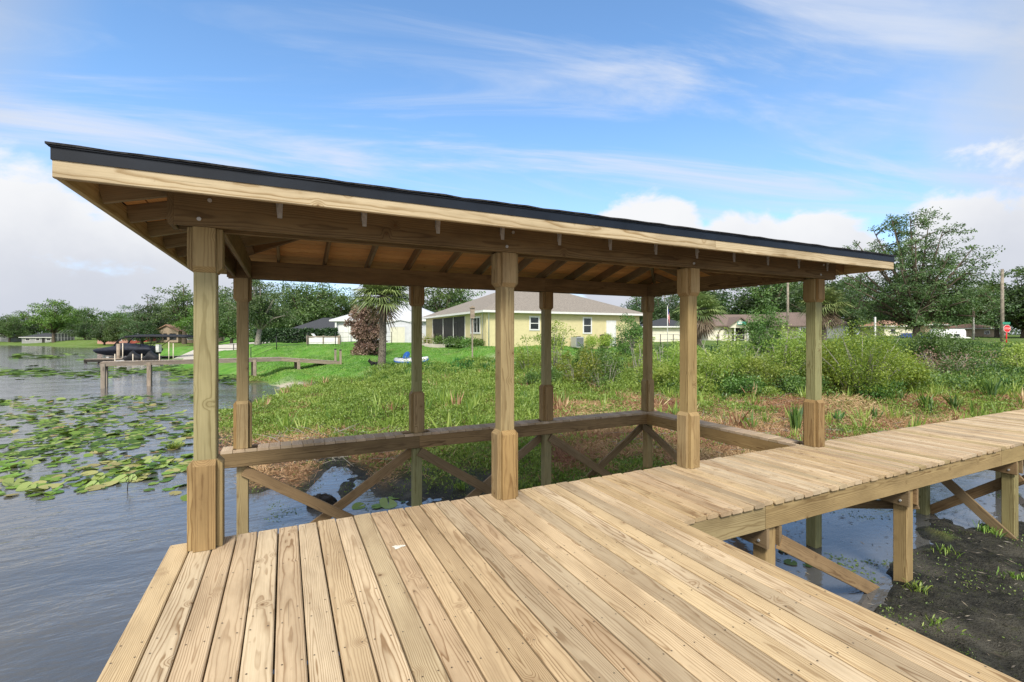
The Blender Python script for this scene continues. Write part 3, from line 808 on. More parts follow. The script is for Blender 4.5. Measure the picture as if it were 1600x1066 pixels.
M['palmdead'] = leafmat('dry_palm_fronds', [(0, (.13, .09, .05)), (.5, (.24, .18, .11)), (1, (.36, .29, .19))], trans=.15)
M['hedge'] = leafmat('hedge_leaves', [(0, (.010, .030, .008)), (.5, (.022, .055, .014)), (1, (.05, .10, .025))], trans=.2)

def clump_leaves(rg, centers, radii, per, size, flat=.7, droop=.25):
    n = len(centers)
    idx = np.repeat(np.arange(n), per)
    off = rg.normal(size=(len(idx), 3)); off = norm(off) * (rg.random((len(idx), 1)) ** .45)
    C = centers[idx] + off * radii[idx][:, None] * np.array([1, 1, flat])
    D = off * 1.0 + rg.normal(size=(len(idx), 3)) * .8; D[:, 2] -= droop
    sz = size * (.6 + .8 * rg.random(len(idx)))
    cl = rg.random(n)
    rnd = np.clip(.55 * cl[idx] + .45 * rg.random(len(idx)), 0, 1)
    return leaf_quads(C, D, sz, .5, rg), rnd

def make_tree(seed, H, spread, trunk_h=.28, r0=.03, nlimb=9, nsub=5, clump=.085, per=60, leaf=.022, wind=0.0, flat=.55, low=.25, mat='oakleaf', bark='bark', fill=1.0, lean=0.0, streak=0.0):
    """unit built in metres; returns (trunk mesh object builder, leaves). limbs fork from the trunk, clumps hang on fork ends"""
    rg = np.random.default_rng(seed); rd = random.Random(seed)
    mb = MB()
    tr = H * r0
    top = Vector((lean * H * .3, 0, H * trunk_h))
    mb.tube([(0, 0, -.4), (0, 0, 0), (lean*H*.12, .02 * H * rd.uniform(-1, 1), H * trunk_h * .5), top], [tr * 1.5, tr * 1.25, tr, tr * .9], 9)
    cents = []
    for k in range(nlimb):
        a = 2 * math.pi * (k + rd.uniform(-.3, .3)) / nlimb
        f = rd.random()
        el = (low + (1 - low) * (k * .618 % 1))          # how high this limb ends
        rad = spread * math.sqrt(max(.05, 1 - (2 * el - .75) ** 2 * .75)) * rd.uniform(.7, 1.05)
        e = Vector((math.cos(a) * rad * (1 - .35 * el) + wind * H * el, math.sin(a) * rad * (1 - .35 * el), H * (trunk_h + (.97 - trunk_h) * el)))
        mid = top.lerp(e, .45) + Vector((0, 0, H * .05 * rd.uniform(-.2, 1)))
        mb.tube([top - Vector((0, 0, tr)), mid, e], [tr * .55, tr * .34, tr * .10], 6)
        for q in range(nsub):
            t = rd.uniform(.35, 1.0)
            b0 = (top.lerp(mid, t / .5) if t < .5 else mid.lerp(e, (t - .5) / .5))
            dv = Vector((rd.gauss(0, 1) + streak, rd.gauss(0, 1), rd.gauss(.25, .6))); dv.normalize()
            b1 = b0 + dv * H * rd.uniform(.07, .20)
            mb.tube([b0, b0.lerp(b1, .5) + Vector((0, 0, .01 * H)), b1], [tr * .16, tr * .1, tr * .04], 4)
            cents.append(b1); cents.append(b0.lerp(b1, .6))
            if rd.random() < fill: cents.append(b1 + Vector((rd.gauss(0, 1), rd.gauss(0, 1), rd.gauss(0, .6))) * H * .06)
        cents.append(e)
    C = np.array([tuple(c) for c in cents]); rr = H * clump * (.55 + .8 * rg.random(len(C)))
    Q, rnd = clump_leaves(rg, C, rr, per, H * leaf, flat)
    return mb, Q, rnd

def tree_thing(name, label, group, loc, seed, H, spread, mat='oakleaf', bark='bark', rotz=0, **kw):
    mb, Q, rnd = make_tree(seed, H, spread, mat=mat, **kw)
    t = thing(name, label, 'tree', loc, group)
    t.rotation_euler.z = rotz
    V0 = [tuple(v) for v in mb.v]
    o = t.location.copy(); mb.v = [(v[0] + o.x, v[1] + o.y, v[2] + o.z) for v in mb.v]
    mb.build('trunk', M[bark], t)
    obj_from(quads_mesh('crown', Q, rnd, M[mat]), 'crown', t)
    return t
def tree_copy(src, label, loc, rotz, sc, group=None, wide=1.0):
    t = copy_tree(src); t['label'] = label
    if group: t['group'] = group
    t.location = loc; t.rotation_euler = (0, 0, rotz); t.scale = (sc * wide, sc * wide, sc)
    return t

# ---- trees across the lake and behind the houses
TG = 'trees behind the houses and along the far shore'
protoA = tree_thing('oak_tree', 'broad bright green oak with visible trunk alone on the far lawn', TG, P(84, 138, 0), 3, 13.2, 7.6, 'limeleaf', trunk_h=.24, nlimb=13, nsub=6, per=44, leaf=.030, clump=.085)
protoB = tree_thing('oak_tree', 'dark rounded oak on the far shore left of the tan house', TG, P(236, 120, .0), 5, 12.5, 6.2, 'oakdark', trunk_h=.14, nlimb=14, nsub=6, per=44, leaf=.030, clump=.10, low=.10)
protoC = tree_thing('oak_tree', 'mid green bushy tree at the far end of the lake shore', TG, P(15, 150, 0), 8, 9.0, 5.2, 'oakleaf', trunk_h=.18, nlimb=12, nsub=6, per=44, leaf=.034, clump=.10, low=.12)
protoD = tree_thing('oak_tree', 'tall loose crowned tree rising over the first shelter post', TG, P(288, 108, 0), 12, 14.5, 5.0, 'oakleaf', trunk_h=.3, nlimb=11, nsub=5, per=36, leaf=.028, clump=.085, low=.2)
far = [ # px, depth, height, proto, label
 (-30, 160, 9.5, protoB, 'dark tree at the far left edge of the far shore'),
 (40, 158, 10.5, protoB, 'dark tree behind the white cottages on the far shore'),
 (112, 160, 11.5, protoA, 'light green tree right behind the broad oak'),
 (138, 150, 10.5, protoC, 'mid green tree behind the screened pool cage'),
 (133, 140, 6.8, protoB, 'low dark tree overhanging the screened pool cage'),
 (163, 122, 7.0, protoB, 'dark low tree in front of the pink house'),
 (184, 119, 7.2, protoC, 'low grey green tree in front of the lake houses, right of the pink house'),
 (222, 108, 7.6, protoB, 'dark low tree left of the tan house gable'),
 (188, 132, 9.0, protoC, 'grey green tree between the pink house and red house'),
 (205, 150, 11.5, protoB, 'tall dark tree behind the red house'),
 (262, 150, 12.5, protoC, 'bushy tree behind the tan house with orange roof'),
 (318, 105, 9.5, protoA, 'light green tree hidden partly by the first shelter post'),
 (345, 98, 12.0, protoD, 'thin tall tree seen between the first two shelter posts'),
 (362, 80, 8.0, protoC, 'green tree just behind the concrete ramp'),
 (330, 90, 7.0, protoB, 'low dark tree left of the concrete ramp'),
 (445, 95, 12.0, protoB, 'dark tree behind the live oak on the lawn'),
 (478, 92, 11.5, protoC, 'mid green tree above the dark grey roof'),
 (500, 100, 13.0, protoD, 'tall tree above the dark grey roof'),
 (528, 95, 10.0, protoC, 'tree between the dark grey roof and the cabbage palm'),
 (560, 100, 10.5, protoB, 'dark tree behind the cabbage palm'),
 (690, 120, 14.5, protoC, 'tree crown showing above the white metal roof'),
 (650, 118, 12.0, protoB, 'dark tree behind the white metal roof'),
 (720, 122, 14.0, protoD, 'loose tree rising behind the yellow house ridge'),
 (1000, 100, 11.0, protoB, 'dark tree right of the yellow house roof'),
 (1035, 95, 11.0, protoB, 'dark tree behind the flag pole'),
 (1085, 98, 13.0, protoC, 'green tree behind the palm with hanging skirt'),
 (1120, 105, 14.0, protoB, 'dark tree left of the gap of sky'),
 (1205, 95, 15.0, protoD, 'tall thin tree behind the first utility pole'),
 (1190, 100, 13.5, protoB, 'dark tree behind the brown roofed house'),
 (1235, 98, 15.5, protoC, 'broad grey green tree behind the wooden utility pole'),
 (1285, 85, 13.0, protoB, 'dark tree right behind the tallest shelter end post'),
 (1330, 95, 12.5, protoC, 'dark bushy tree between shelter roof and the giant tree'),
 (1372, 100, 10.0, protoB, 'low dark tree under the giant tree, over the tile roofs'),
 (1500, 90, 10.5, protoB, 'dark tree right under the giant tree canopy'),
 (1535, 95, 11.0, protoC, 'green tree left of the tall grey utility pole'),
 (1558, 75, 9.0, protoA, 'bright green tree behind the tall grey utility pole'),
 (1600, 70, 10.5, protoB, 'dark tree at the right edge behind the stop sign'),
 (1640, 68, 11.5, protoC, 'green tree just beyond the right edge near the stop sign'),
 (1460, 110, 9.0, protoB, 'dark tree behind the parked white vehicles'),
]
HP = {protoA.name: 13.2, protoB.name: 12.5, protoC.name: 9.0, protoD.name: 14.5}
for i, (px, d, H, pr, lb) in enumerate(far):
    z = gz(px, d) - .1
    tree_copy(pr, lb, P(px, d, z), i * 2.4, H / HP[pr.name], TG, wide=random.uniform(.95, 1.25))
for t, px, d in ((protoA, 84, 138), (protoB, 236, 120), (protoC, 15, 150), (protoD, 288, 108)):
    t.location.z = gz(px, d) - .1
# far woods closing the view along the whole horizon (one mass, nobody could count it)
rg = np.random.default_rng(77)
cs = []
for px in np.arange(-900, 2700, 5.0):
    if rg.random() < .85:
        d = rg.uniform(185, 260); h = rg.uniform(5, 10.5) * (1 if px < 400 else 1.25)
        p = P(px + rg.uniform(-3, 3), d, 0)
        if px < -250: d *= .75
        for k in range(9): cs.append((p.x + rg.normal() * 2.5, p.y + rg.normal() * 2.5, rg.uniform(.12, 1.0) * h))
cs = np.array(cs)
Q, rnd = clump_leaves(rg, cs, np.full(len(cs), 2.3), 22, .95, .8)
w = obj_from(quads_mesh('distant_woods', Q, rnd, M['oakdark']), 'distant_woods'); tag(w, 'far tree line closing the horizon behind all the houses', 'woods', kind='stuff')

# live oak on the lawn beside the concrete ramp
tree_thing('live_oak', 'grey green live oak with forked pale trunk beside the concrete ramp', None, P(402, 47, gz(402, 47) - .1), 21, 7.0, 3.7, 'pineleaf', 'barkpale', trunk_h=.26, r0=.034, nlimb=14, nsub=7, per=60, leaf=.024, clump=.085, low=.25, lean=.12)
# the giant wind-swept tree beyond the marsh
gzv = gz(1432, 58)
big = tree_thing('giant_tree', 'giant wind swept tree with airy crown towering right of the shelter roof', None, P(1432, 58, min(gzv, 1.2) - .2), 33, 16.0, 9.0, 'giantleaf', 'bark', rotz=-YAW, trunk_h=.13, r0=.024, nlimb=40, nsub=10, per=42, leaf=.0145, clump=.046, low=.03, wind=-.14, streak=.9, flat=.42, fill=.9)

# ---- palms
def palm(label, loc, H, nf, L, seed, skirt=8, group='cabbage palms', tr=.17):
    rd = random.Random(seed); rg = np.random.default_rng(seed)
    t = thing('cabbage_palm', label, 'palm tree', loc, group)
    mb = MB(); o = t.location
    ks = 26; pts = []; rs = []
    for k in range(ks + 1):
        f = k / ks; pts.append(o + Vector((.10 * math.sin(f * 2.2), .05 * f, H * f - (.3 if k == 0 else 0)))); rs.append(tr * (1.18 - .35 * f + (.18 * math.exp(-f * 18))) * (1 + .06 * (k % 2)))
    mb.tube(pts, rs, 12, smooth=False)
    mb.build('trunk', M['barkpale'] if False else M['palmtrunk'], t)
    topc = np.array([.10 * math.sin(2.2), .05, H])
    for nm, cnt, dead in (('crown', nf, False), ('dry_fronds', skirt, True)):
        Qs = []; rn = []; pet = MB()
        for k in range(cnt):
            a = k * 2.39996 + rd.uniform(-.3, .3)
            el = (1.35 - 1.75 * (k + .5) / cnt + rd.uniform(-.15, .15)) if not dead else rd.uniform(-1.35, -.75)
            dirv = np.array([math.cos(a) * math.cos(el), math.sin(a) * math.cos(el), math.sin(el)])
            pl = L * rd.uniform(.38, .55) * (1 if not dead else .8)
            hub = topc + dirv * pl - np.array([0, 0, .10 * pl])
            pet_pts = [o + Vector(topc), o + Vector(topc + dirv * pl * .5), o + Vector(hub)]
            pet.tube(pet_pts, [.022, .016, .010], 4)
            side = norm(np.cross(dirv, [0, 0, 1.0])); upv = np.cross(side, dirv)
            shade = rd.random()
            nb = 24
            for b in range(nb):
                th = (b / (nb - 1) - .5) * 4.1
                bl = L * .62 * (.70 + .30 * math.cos(th * .7)) * rd.uniform(.85, 1.1)
                bd = dirv * math.cos(th) + side * math.sin(th) + upv * (.18 * abs(math.sin(th)))
                bd = norm(bd)
                wv = norm(np.cross(bd, upv + .25 * rg.normal(size=3))) * .022 * (L / 1.4) * 1.25
                m1 = hub + bd * bl * .55; drop = np.array([0, 0, -(.30 if not dead else .22) * bl * rd.uniform(.6, 1.4)])
                tip = hub + bd * bl * .95 + drop
                Qs.append([hub - wv * .4, hub + wv * .4, m1 + wv, m1 - wv]); rn.append(.5 * shade + .5 * rd.random())
                Qs.append([m1 - wv, m1 + wv, tip + wv * .12, tip - wv * .12]); rn.append(rn[-1])
        c = obj_from(quads_mesh(nm, np.array(Qs), np.array(rn), M['palmdead' if dead else 'palmleaf']), nm, t)
        pet.build('petiole' if False else 'frond_stalks', M['palmtrunk'], c)
    return t
M['palmtrunk'] = plain('palm_trunk_fibre', (.22, .19, .155), .95, .1, 0, .35, 14, .8)
palm('cabbage palm with thick grey trunk on the lawn beside the pedal boat', P(596, 28, gz(596, 28)), 4.35, 60, 1.95, 1, 4, tr=.195)
palm('cabbage palm with drooping brown skirt left of the arched white house', P(1092, 46, gz(1092, 46)), 3.6, 46, 2.5, 2, 26, tr=.2)
palm('cabbage palm behind the shelter end post above the shrubs', P(1287, 44, gz(1287, 44)), 3.9, 40, 2.3, 3, 20, tr=.2)
# brown dead bush beside the first palm
def shrub(label, px, d, H, Wd, mat, seed, per=34, leaf=.085, twigs=10, name='shrub', cat='shrub', group='shrubs in the marsh', twig='twig', base=.15, flat=.8, nst=9, lean=0., bare=0, clump=.20, ncl=3):
    rd = random.Random(seed); rg = np.random.default_rng(seed)
    z = gz(px, d) - .05
    t = thing(name, label, cat, P(px, d, z), group); o = t.location
    mb = MB(); cs = []
    for k in range(nst):
        a = rd.uniform(0, 2 * math.pi); r = Wd / 2 * math.sqrt(rd.random())
        hh = H * rd.uniform(.55, 1.0) * (1 - .35 * (r / (Wd / 2)) ** 2)
        e = Vector((math.cos(a) * r + lean * hh, math.sin(a) * r, hh))
        b0 = Vector((e.x * .18, e.y * .18, -.1)); md = b0.lerp(e, .55) + Vector((rd.gauss(0, .06), rd.gauss(0, .06), .08 * H))
        mb.tube([o + b0, o + md, o + e], [.020 * H / 2, .013 * H / 2, .005], 5)
        for q in range(ncl):
            f = rd.uniform(base, 1.0); c = b0.lerp(md, f / .55) if f < .55 else md.lerp(e, (f - .55) / .45)
            c2 = c + Vector((rd.gauss(0, 1), rd.gauss(0, 1), rd.gauss(0, .5))) * Wd * .12
            mb.tube([o + c, o + c2], [.007, .003], 4); cs.append(tuple(c2))
        cs.append(tuple(e))
    for k in range(bare):
        a = rd.uniform(0, 2 * math.pi); r = Wd * rd.uniform(.2, .6)
        e = Vector((math.cos(a) * r, math.sin(a) * r, H * rd.uniform(.35, .95))); b0 = Vector((e.x * .3, e.y * .3, -.1))
        md = b0.lerp(e, .5) + Vector((rd.gauss(0, .1), rd.gauss(0, .1), 0))
        mb.tube([o + b0, o + md, o + e], [.030, .02, .006], 5)
        for q in range(5):
            f = rd.uniform(.3, 1); c = b0.lerp(md, f * 2) if f < .5 else md.lerp(e, f * 2 - 1)
            mb.tube([o + c, o + c + Vector((rd.gauss(0, .22), rd.gauss(0, .22), rd.uniform(-.05, .35)))], [.012, .003], 4)
    mb.build('stems', M[twig], t)
    C = np.array(cs); rr = Wd * clump * (.6 + .8 * rg.random(len(C)))
    Q, rnd = clump_leaves(rg, C, rr, int(per * 3.2), leaf, flat, droop=-.1)
    obj_from(quads_mesh('foliage', Q, rnd, M[mat]), 'foliage', t)
    return t
shrub('dead brown bush with curled dry leaves leaning on the palm trunk', 568, 37, 4.2, 2.7, 'dead', 51, per=60, leaf=.17, nst=26, base=.05, name='dead_bush', cat='bush', group=None, clump=.14)
SH = [ # label, px, d, H, W, mat, kw
 ('slim pale green sapling with airy leaves in front of yellow house', 868, 23, 3.35, 1.7, 'willow', dict(nst=9, per=22, base=.35)),
 ('low light green bush left of the second near shelter post', 826, 24, 1.9, 1.3, 'willow', dict(per=26)),
 ('yellowish green willow bush under the small house window', 905, 21, 1.75, 1.9, 'bushleaf', dict(bare=5, per=30)),
 ('grey twiggy bush with thin green leaves near the black bin', 945, 20.5, 1.7, 1.8, 'shrubdark', dict(bare=7, per=22)),
 ('dark upright shrub in front of the white house door', 978, 29, 2.75, 1.9, 'shrubdark', dict(nst=14, per=46, leaf=.10, base=.05)),
 ('light shrub with bare white branches beside the corner post', 1003, 22, 2.1, 1.3, 'willow', dict(bare=8, per=16)),
 ('pale green willow shrub right of the corner post', 1040, 20.5, 2.1, 1.9, 'willow', dict(bare=6, per=36)),
 ('pale green willow shrub behind the second walkway post', 1075, 21.5, 2.2, 1.7, 'willow', dict(bare=3, per=36)),
 ('wide pale willow shrub below the arched white house', 1138, 19.5, 2.1, 2.4, 'willow', dict(bare=6, per=44, nst=13)),
 ('grey twiggy half bare bush between two willow shrubs', 1178, 20, 1.8, 1.4, 'shrubdark', dict(bare=10, per=8, nst=7)),
 ('leaning pale willow shrub left of the shelter end post', 1216, 19.5, 2.4, 2.2, 'willow', dict(bare=7, per=42, nst=12, lean=.2)),
 ('dark green young tree below the long brown roof', 1190, 30, 3.1, 2.2, 'shrubdark', dict(nst=14, per=48, leaf=.11, base=.05)),
 ('olive shrub with white stem just left of shelter end post', 1250, 20, 2.3, 1.7, 'bushleaf', dict(bare=6, per=34)),
 ('big rounded olive bush with pale forked stems, right of shelter', 1345, 17.5, 2.75, 3.0, 'bushleaf', dict(nst=22, per=62, bare=5, base=.12, leaf=.065)),
 ('olive bush touching the big rounded bush on its right side', 1402, 18.5, 1.9, 1.9, 'bushleaf', dict(nst=12, per=48, base=.1)),
 ('leafy green bush under the giant tree trunk', 1450, 27, 1.8, 2.6, 'shrubdark', dict(nst=14, per=44, leaf=.10, base=.05)),
 ('low green bush right of the giant tree trunk', 1490, 28, 1.5, 2.2, 'shrubdark', dict(nst=12, per=40, leaf=.10, base=.05)),
 ('bright green bush at the right edge of the marsh', 1618, 22, 2.25, 2.4, 'willow', dict(nst=14, per=46, leaf=.10, base=.05)),
 ('reddish grey dead bush in the open marsh', 1462, 22.5, 1.25, 2.6, 'dead', dict(nst=10, per=14, bare=12, base=.2)),
 ('grey dead brush in front of the stop sign', 1530, 23.5, 1.2, 2.8, 'dead', dict(nst=10, per=9, bare=14, base=.2)),
 ('green weedy bush left of the grey dead brush', 1500, 21.5, .95, 1.9, 'shrubdark', dict(nst=10, per=34, base=.05)),
 ('leafy weedy bush below the stop sign', 1560, 22, 1.15, 1.8, 'shrubdark', dict(nst=10, per=36, base=.05)),
 ('dark weedy bush behind the third far post', 846, 20.5, 1.2, 1.5, 'shrubdark', dict(nst=10, per=34, base=.05)),
 ('low pale willow bush in front of the arched house shrub', 1110, 18.5, 1.45, 1.7, 'willow', dict(per=40, nst=11, base=.05)),
 ('low pale willow bush beside the leaning willow shrub', 1195, 18.6, 1.5, 1.7, 'willow', dict(per=40, nst=11, base=.05)),
 ('round leafy low bush behind the corner post', 1022, 19.5, 1.3, 1.6, 'willow', dict(per=36, nst=11, base=.05)),
 ('leafy bush between shelter end post and big olive bush', 1296, 18.6, 1.9, 1.8, 'bushleaf', dict(per=44, nst=12, base=.05)),
 ('dark low bush at the foot of the big olive bush', 1375, 16.9, .8, 1.6, 'shrubdark', dict(per=40, nst=10, base=.02)),
 ('dark low bush at the foot of the pale willow shrubs', 1150, 18.2, .75, 2.2, 'shrubdark', dict(per=44, nst=12, base=.02)),
 ('dark low bush left of the shelter end post', 1240, 18.0, .8, 1.8, 'shrubdark', dict(per=40, nst=10, base=.02)),
 ('dense green bush between the third far post and corner post', 925, 23, 1.5, 2.0, 'shrubdark', dict(nst=12, per=40, base=.05)),
]
for i, (lb, px, d, H, Wd, mt, kw) in enumerate(SH):
    f_ = 1.18 if 1000 < px < 1260 else (1.12 if px < 1440 else (1.3 if px < 1545 else .95))
    shrub(lb, px, d, H * f_, Wd * .98, mt, 100 + i, **kw)
# clipped hedge on the far side of the lawn
rg = np.random.default_rng(5)
nL = 9000; a0, a1 = P(398, 60, 0), P(527, 57, 0)
f = rg.random(nL); h = rg.random(nL) ** .7 * 1.75; dep = rg.normal(size=nL) * .35
bx = a0.x + (a1.x - a0.x) * f; by = a0.y + (a1.y - a0.y) * f + dep
C = np.stack([bx, by, .45 + h + .10 * vnoise(bx, by, 1.0)], 1)
Q, rnd = leaf_quads(C, rg.normal(size=(nL, 3)) + [0, 0, .5], .22 + .1 * rg.random(nL), .6, rg), rg.random(nL)
og = Vector((float(C[:,0].mean()), float(C[:,1].mean()), .4))
hd = obj_from(quads_mesh('hedge', Q - np.array(og), rnd, M['hedge']), 'hedge', None, og); tag(hd, 'long clipped dark hedge between the live oak and the white house', 'hedge')
# ------------------------------------------------------------------ ground cover (uncountable)
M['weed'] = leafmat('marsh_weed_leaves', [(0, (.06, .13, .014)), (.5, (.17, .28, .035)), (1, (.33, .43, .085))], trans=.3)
M['straw'] = leafmat('dry_straw', [(0, (.19, .075, .045)), (.35, (.32, .165, .09)), (.7, (.50, .34, .18)), (1, (.62, .50, .29))], trans=.15)
M['lawngrass'] = leafmat('lawn_grass_blades', [(0, (.065, .165, .018)), (.5, (.14, .29, .04)), (1, (.28, .39, .085))], trans=.3)
M['lush'] = leafmat('lush_bank_grass', [(0, (.015, .075, .012)), (.5, (.04, .16, .022)), (1, (.09, .25, .04))], trans=.3)
M['rot'] = leafmat('rotting_stems', [(0, (.045, .036, .03)), (.6, (.12, .10, .08)), (1, (.26, .22, .17))], trans=.05)
M['blade'] = leafmat('broad_marsh_blades', [(0, (.03, .09, .012)), (.5, (.08, .19, .02)), (1, (.20, .32, .06))], trans=.35, gloss=.07)
M['sprout'] = leafmat('mud_sprouts', [(0, (.06, .10, .015)), (.5, (.12, .19, .03)), (1, (.26, .32, .08))], trans=.3)

def sample(nn, px0, px1, d0, d1, seed, p=0.0):
    rg = np.random.default_rng(seed)
    px = rg.uniform(px0, px1, nn)
    u = rg.random(nn); d = d0 + (d1 - d0) * u if p == 0 else (d0 ** (1 - p) + u * (d1 ** (1 - p) - d0 ** (1 - p))) ** (1 / (1 - p))
    lat = (px - 800) / F * d
    return px, d, lat * CA + d * SA, d * CA - lat * SA, rg
def stuff(name, label, cat, Q, rnd, mat):
    o = obj_from(quads_mesh(name, Q, rnd, M[mat]), name); return tag(o, label, cat, kind='stuff')
def ok_water(Z): return Z > WATER + .015
def clear_dock(X, Y): # nothing grows up through the boards
    on = (Y > 2.75) & (Y < 4.4) & (X > -1) ; return ~on

# 1 green marsh weeds
px, d, X, Y, rg = sample(230000, 330, 1700, 8.6, 31, 201)
lawn, sand, mud, brown, _r = zones(X, Y); Z = gz_xy(X, Y)
dens = np.where(px < 860, np.clip((d - 10.4) / 3.5, np.where(px > 610, .6, .32), 1), np.where(d < 10.5, .7, np.clip((d - 13) / 5, .35, 1))) * (1 - .96 * brown) * (1 - lawn) * (1 - .9 * np.clip(mud * 1.4, 0, 1)) * (1 - np.clip(sand * 1.5, 0, 1))
dens *= np.where((px < 420), .75, 1)
keep = (rg.random(len(px)) < dens) & ok_water(Z) & clear_dock(X, Y)
px, d, X, Y, Z, brown = px[keep], d[keep], X[keep], Y[keep], Z[keep], brown[keep]
hmax = (.15 + .33 * np.clip((d - 11) / 5, 0, 1)) * np.where(px < 860, 1.0, .75) * (.22 + .62 * (vnoise(X, Y, .75, 9) + .9) + .35 * vnoise(X, Y, 2.2, 10))
hmax = np.clip(hmax, .05, 2)
hmax *= np.where(px < 520, .55, 1) 
hmax += np.where((px > 830) & (d > 18.5), .35, 0) * (rg.random(len(px)))
k = 3
idx = np.repeat(np.arange(len(px)), k); n_ = len(idx)
C = np.stack([X[idx] + rg.normal(size=n_) * .07, Y[idx] + rg.normal(size=n_) * .07, Z[idx] + rg.random(n_) ** .6 * hmax[idx]], 1)
D = rg.normal(size=(n_, 3)); D[:, 2] = np.abs(D[:, 2]) + .35
sz = (.042 + .04 * rg.random(n_)) * (.7 + d[idx] / 32)
cl = .5 + .5 * vnoise(X, Y, .8, 12) + .25 * vnoise(X, Y, 3.0, 4)
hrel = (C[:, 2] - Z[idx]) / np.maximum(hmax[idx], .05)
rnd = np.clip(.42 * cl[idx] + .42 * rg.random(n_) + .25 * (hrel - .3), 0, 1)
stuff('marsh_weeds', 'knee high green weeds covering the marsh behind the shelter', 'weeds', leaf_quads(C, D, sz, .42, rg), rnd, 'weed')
# 2 dry straw, cut brown debris
px, d, X, Y, rg = sample(280000, 330, 1800, 8.8, 24, 202)
lawn, sand, mud, brown, _r = zones(X, Y); Z = gz_xy(X, Y)
dens = np.clip(brown * 1.2 + .06, 0, 1) * (1 - lawn) * (1 - np.clip(mud * 1.1, 0, .995))
dens = np.where((px < 620) & (d < 12.0), np.maximum(dens, .45 * (1 - np.clip(mud, 0, 1))), dens)
dens = np.where((px < 470), np.maximum(dens, .22), dens)
dens = np.where((px < 640) & (d > 16) & (d < 22) & (vnoise(X, Y, 1.4, 91) > -.1), np.maximum(dens, .38 * (1 - lawn)), dens)
keep = (rg.random(len(px)) < dens) & ok_water(Z) & clear_dock(X, Y)
px, d, X, Y, Z = px[keep], d[keep], X[keep], Y[keep], Z[keep]
mound = .42 * np.exp(-((px - 1330) / 60) ** 2 - ((d - 15.5) / 1.3) ** 2) + .22 * np.exp(-((px - 950) / 60) ** 2 - ((d - 15) / 1.5) ** 2)
k = 2; idx = np.repeat(np.arange(len(px)), k); n_ = len(idx)
C = np.stack([X[idx] + rg.normal(size=n_) * .08, Y[idx] + rg.normal(size=n_) * .08, Z[idx] + rg.random(n_) * (.09 + mound[idx])], 1)
D = rg.normal(size=(n_, 3)); D[:, 2] = np.abs(D[:, 2]) * .55
sz = (.07 + .11 * rg.random(n_)) * (.75 + d[idx] / 40)
cl = .5 + .5 * vnoise(X, Y, 1.3, 22); cl = np.where(mound > .1, cl * .3 + .65, cl)
rnd = np.clip(.65 * cl[idx] + .35 * rg.random(n_), 0, 1)
stuff('dry_straw', 'tangled brown straw and cut reeds lying on the marsh', 'dry brush', leaf_quads(C, D, sz, .085, rg), rnd, 'straw')
# 2b taller grass tufts and dead stalks standing out of the weeds
px, d, X, Y, rg = sample(2600, 350, 1750, 11, 29, 212)
lawn, sand, mud, brown, _r = zones(X, Y); Z = gz_xy(X, Y)
keep = (lawn < .2) & (mud < .3) & (Z > WATER + .04) & clear_dock(X, Y) & (rg.random(len(px)) < np.where(px < 640, .35, np.where((px > 860) & (d < 17), .28, .8)))
X, Y, Z, d, px = X[keep], Y[keep], Z[keep], d[keep], px[keep]; nb = 16
idx = np.repeat(np.arange(len(X)), nb); n_ = len(idx)
hh = (.22 + .55 * rg.random(len(X)) ** 1.6)[idx] * (.6 + .5 * rg.random(n_)) * np.where(d[idx] < 13, .6, 1)
D = rg.normal(size=(n_, 3)) * .33; D[:, 2] = 1
C = np.stack([X[idx] + rg.normal(size=n_) * .06, Y[idx] + rg.normal(size=n_) * .06, Z[idx] - .03], 1)
deadt = (rg.random(len(X)) < .22)[idx]
rr = np.clip(.45 + .5 * (rg.random(len(X)) - .5)[idx] + .3 * rg.normal(size=n_), 0, 1)
Q = leaf_quads(C, D, hh, .07, rg)
stuff('tall_grass', 'tufts of tall grass standing out of the marsh weeds', 'grass', Q[~deadt], rr[~deadt], 'willow')
stuff('dead_stalks', 'dry brown stalks standing in the marsh weeds', 'stalks', Q[deadt], rr[deadt], 'straw')
# 3 lawn blades
px, d, X, Y, rg = sample(110000, 395, 1010, 24, 46, 203, .6)
lawn, sand, mud, brown, _r = zones(X, Y); Z = gz_xy(X, Y)
keep = (rg.random(len(px)) < lawn * (1 - sand) * np.clip(.75 - .5 * vnoise(X, Y, 2.9, 35), .25, 1)) & ok_water(Z)
px, d, X, Y, Z = px[keep], d[keep], X[keep], Y[keep], Z[keep]; n_ = len(px)
C = np.stack([X, Y, Z - .01], 1); D = rg.normal(size=(n_, 3)) * .5; D[:, 2] = 1
rnd = np.clip((.5 + .45 * vnoise(X, Y, 2.4, 31) + .3 * vnoise(X, Y, .6, 33) + .22 * rg.normal(size=n_)), 0, 1)
stuff('lawn_grass', 'mown bright green lawn sloping up to the yellow house', 'grass', leaf_quads(C, D, .05 + .05 * rg.random(n_), .5, rg), rnd, 'lawngrass')
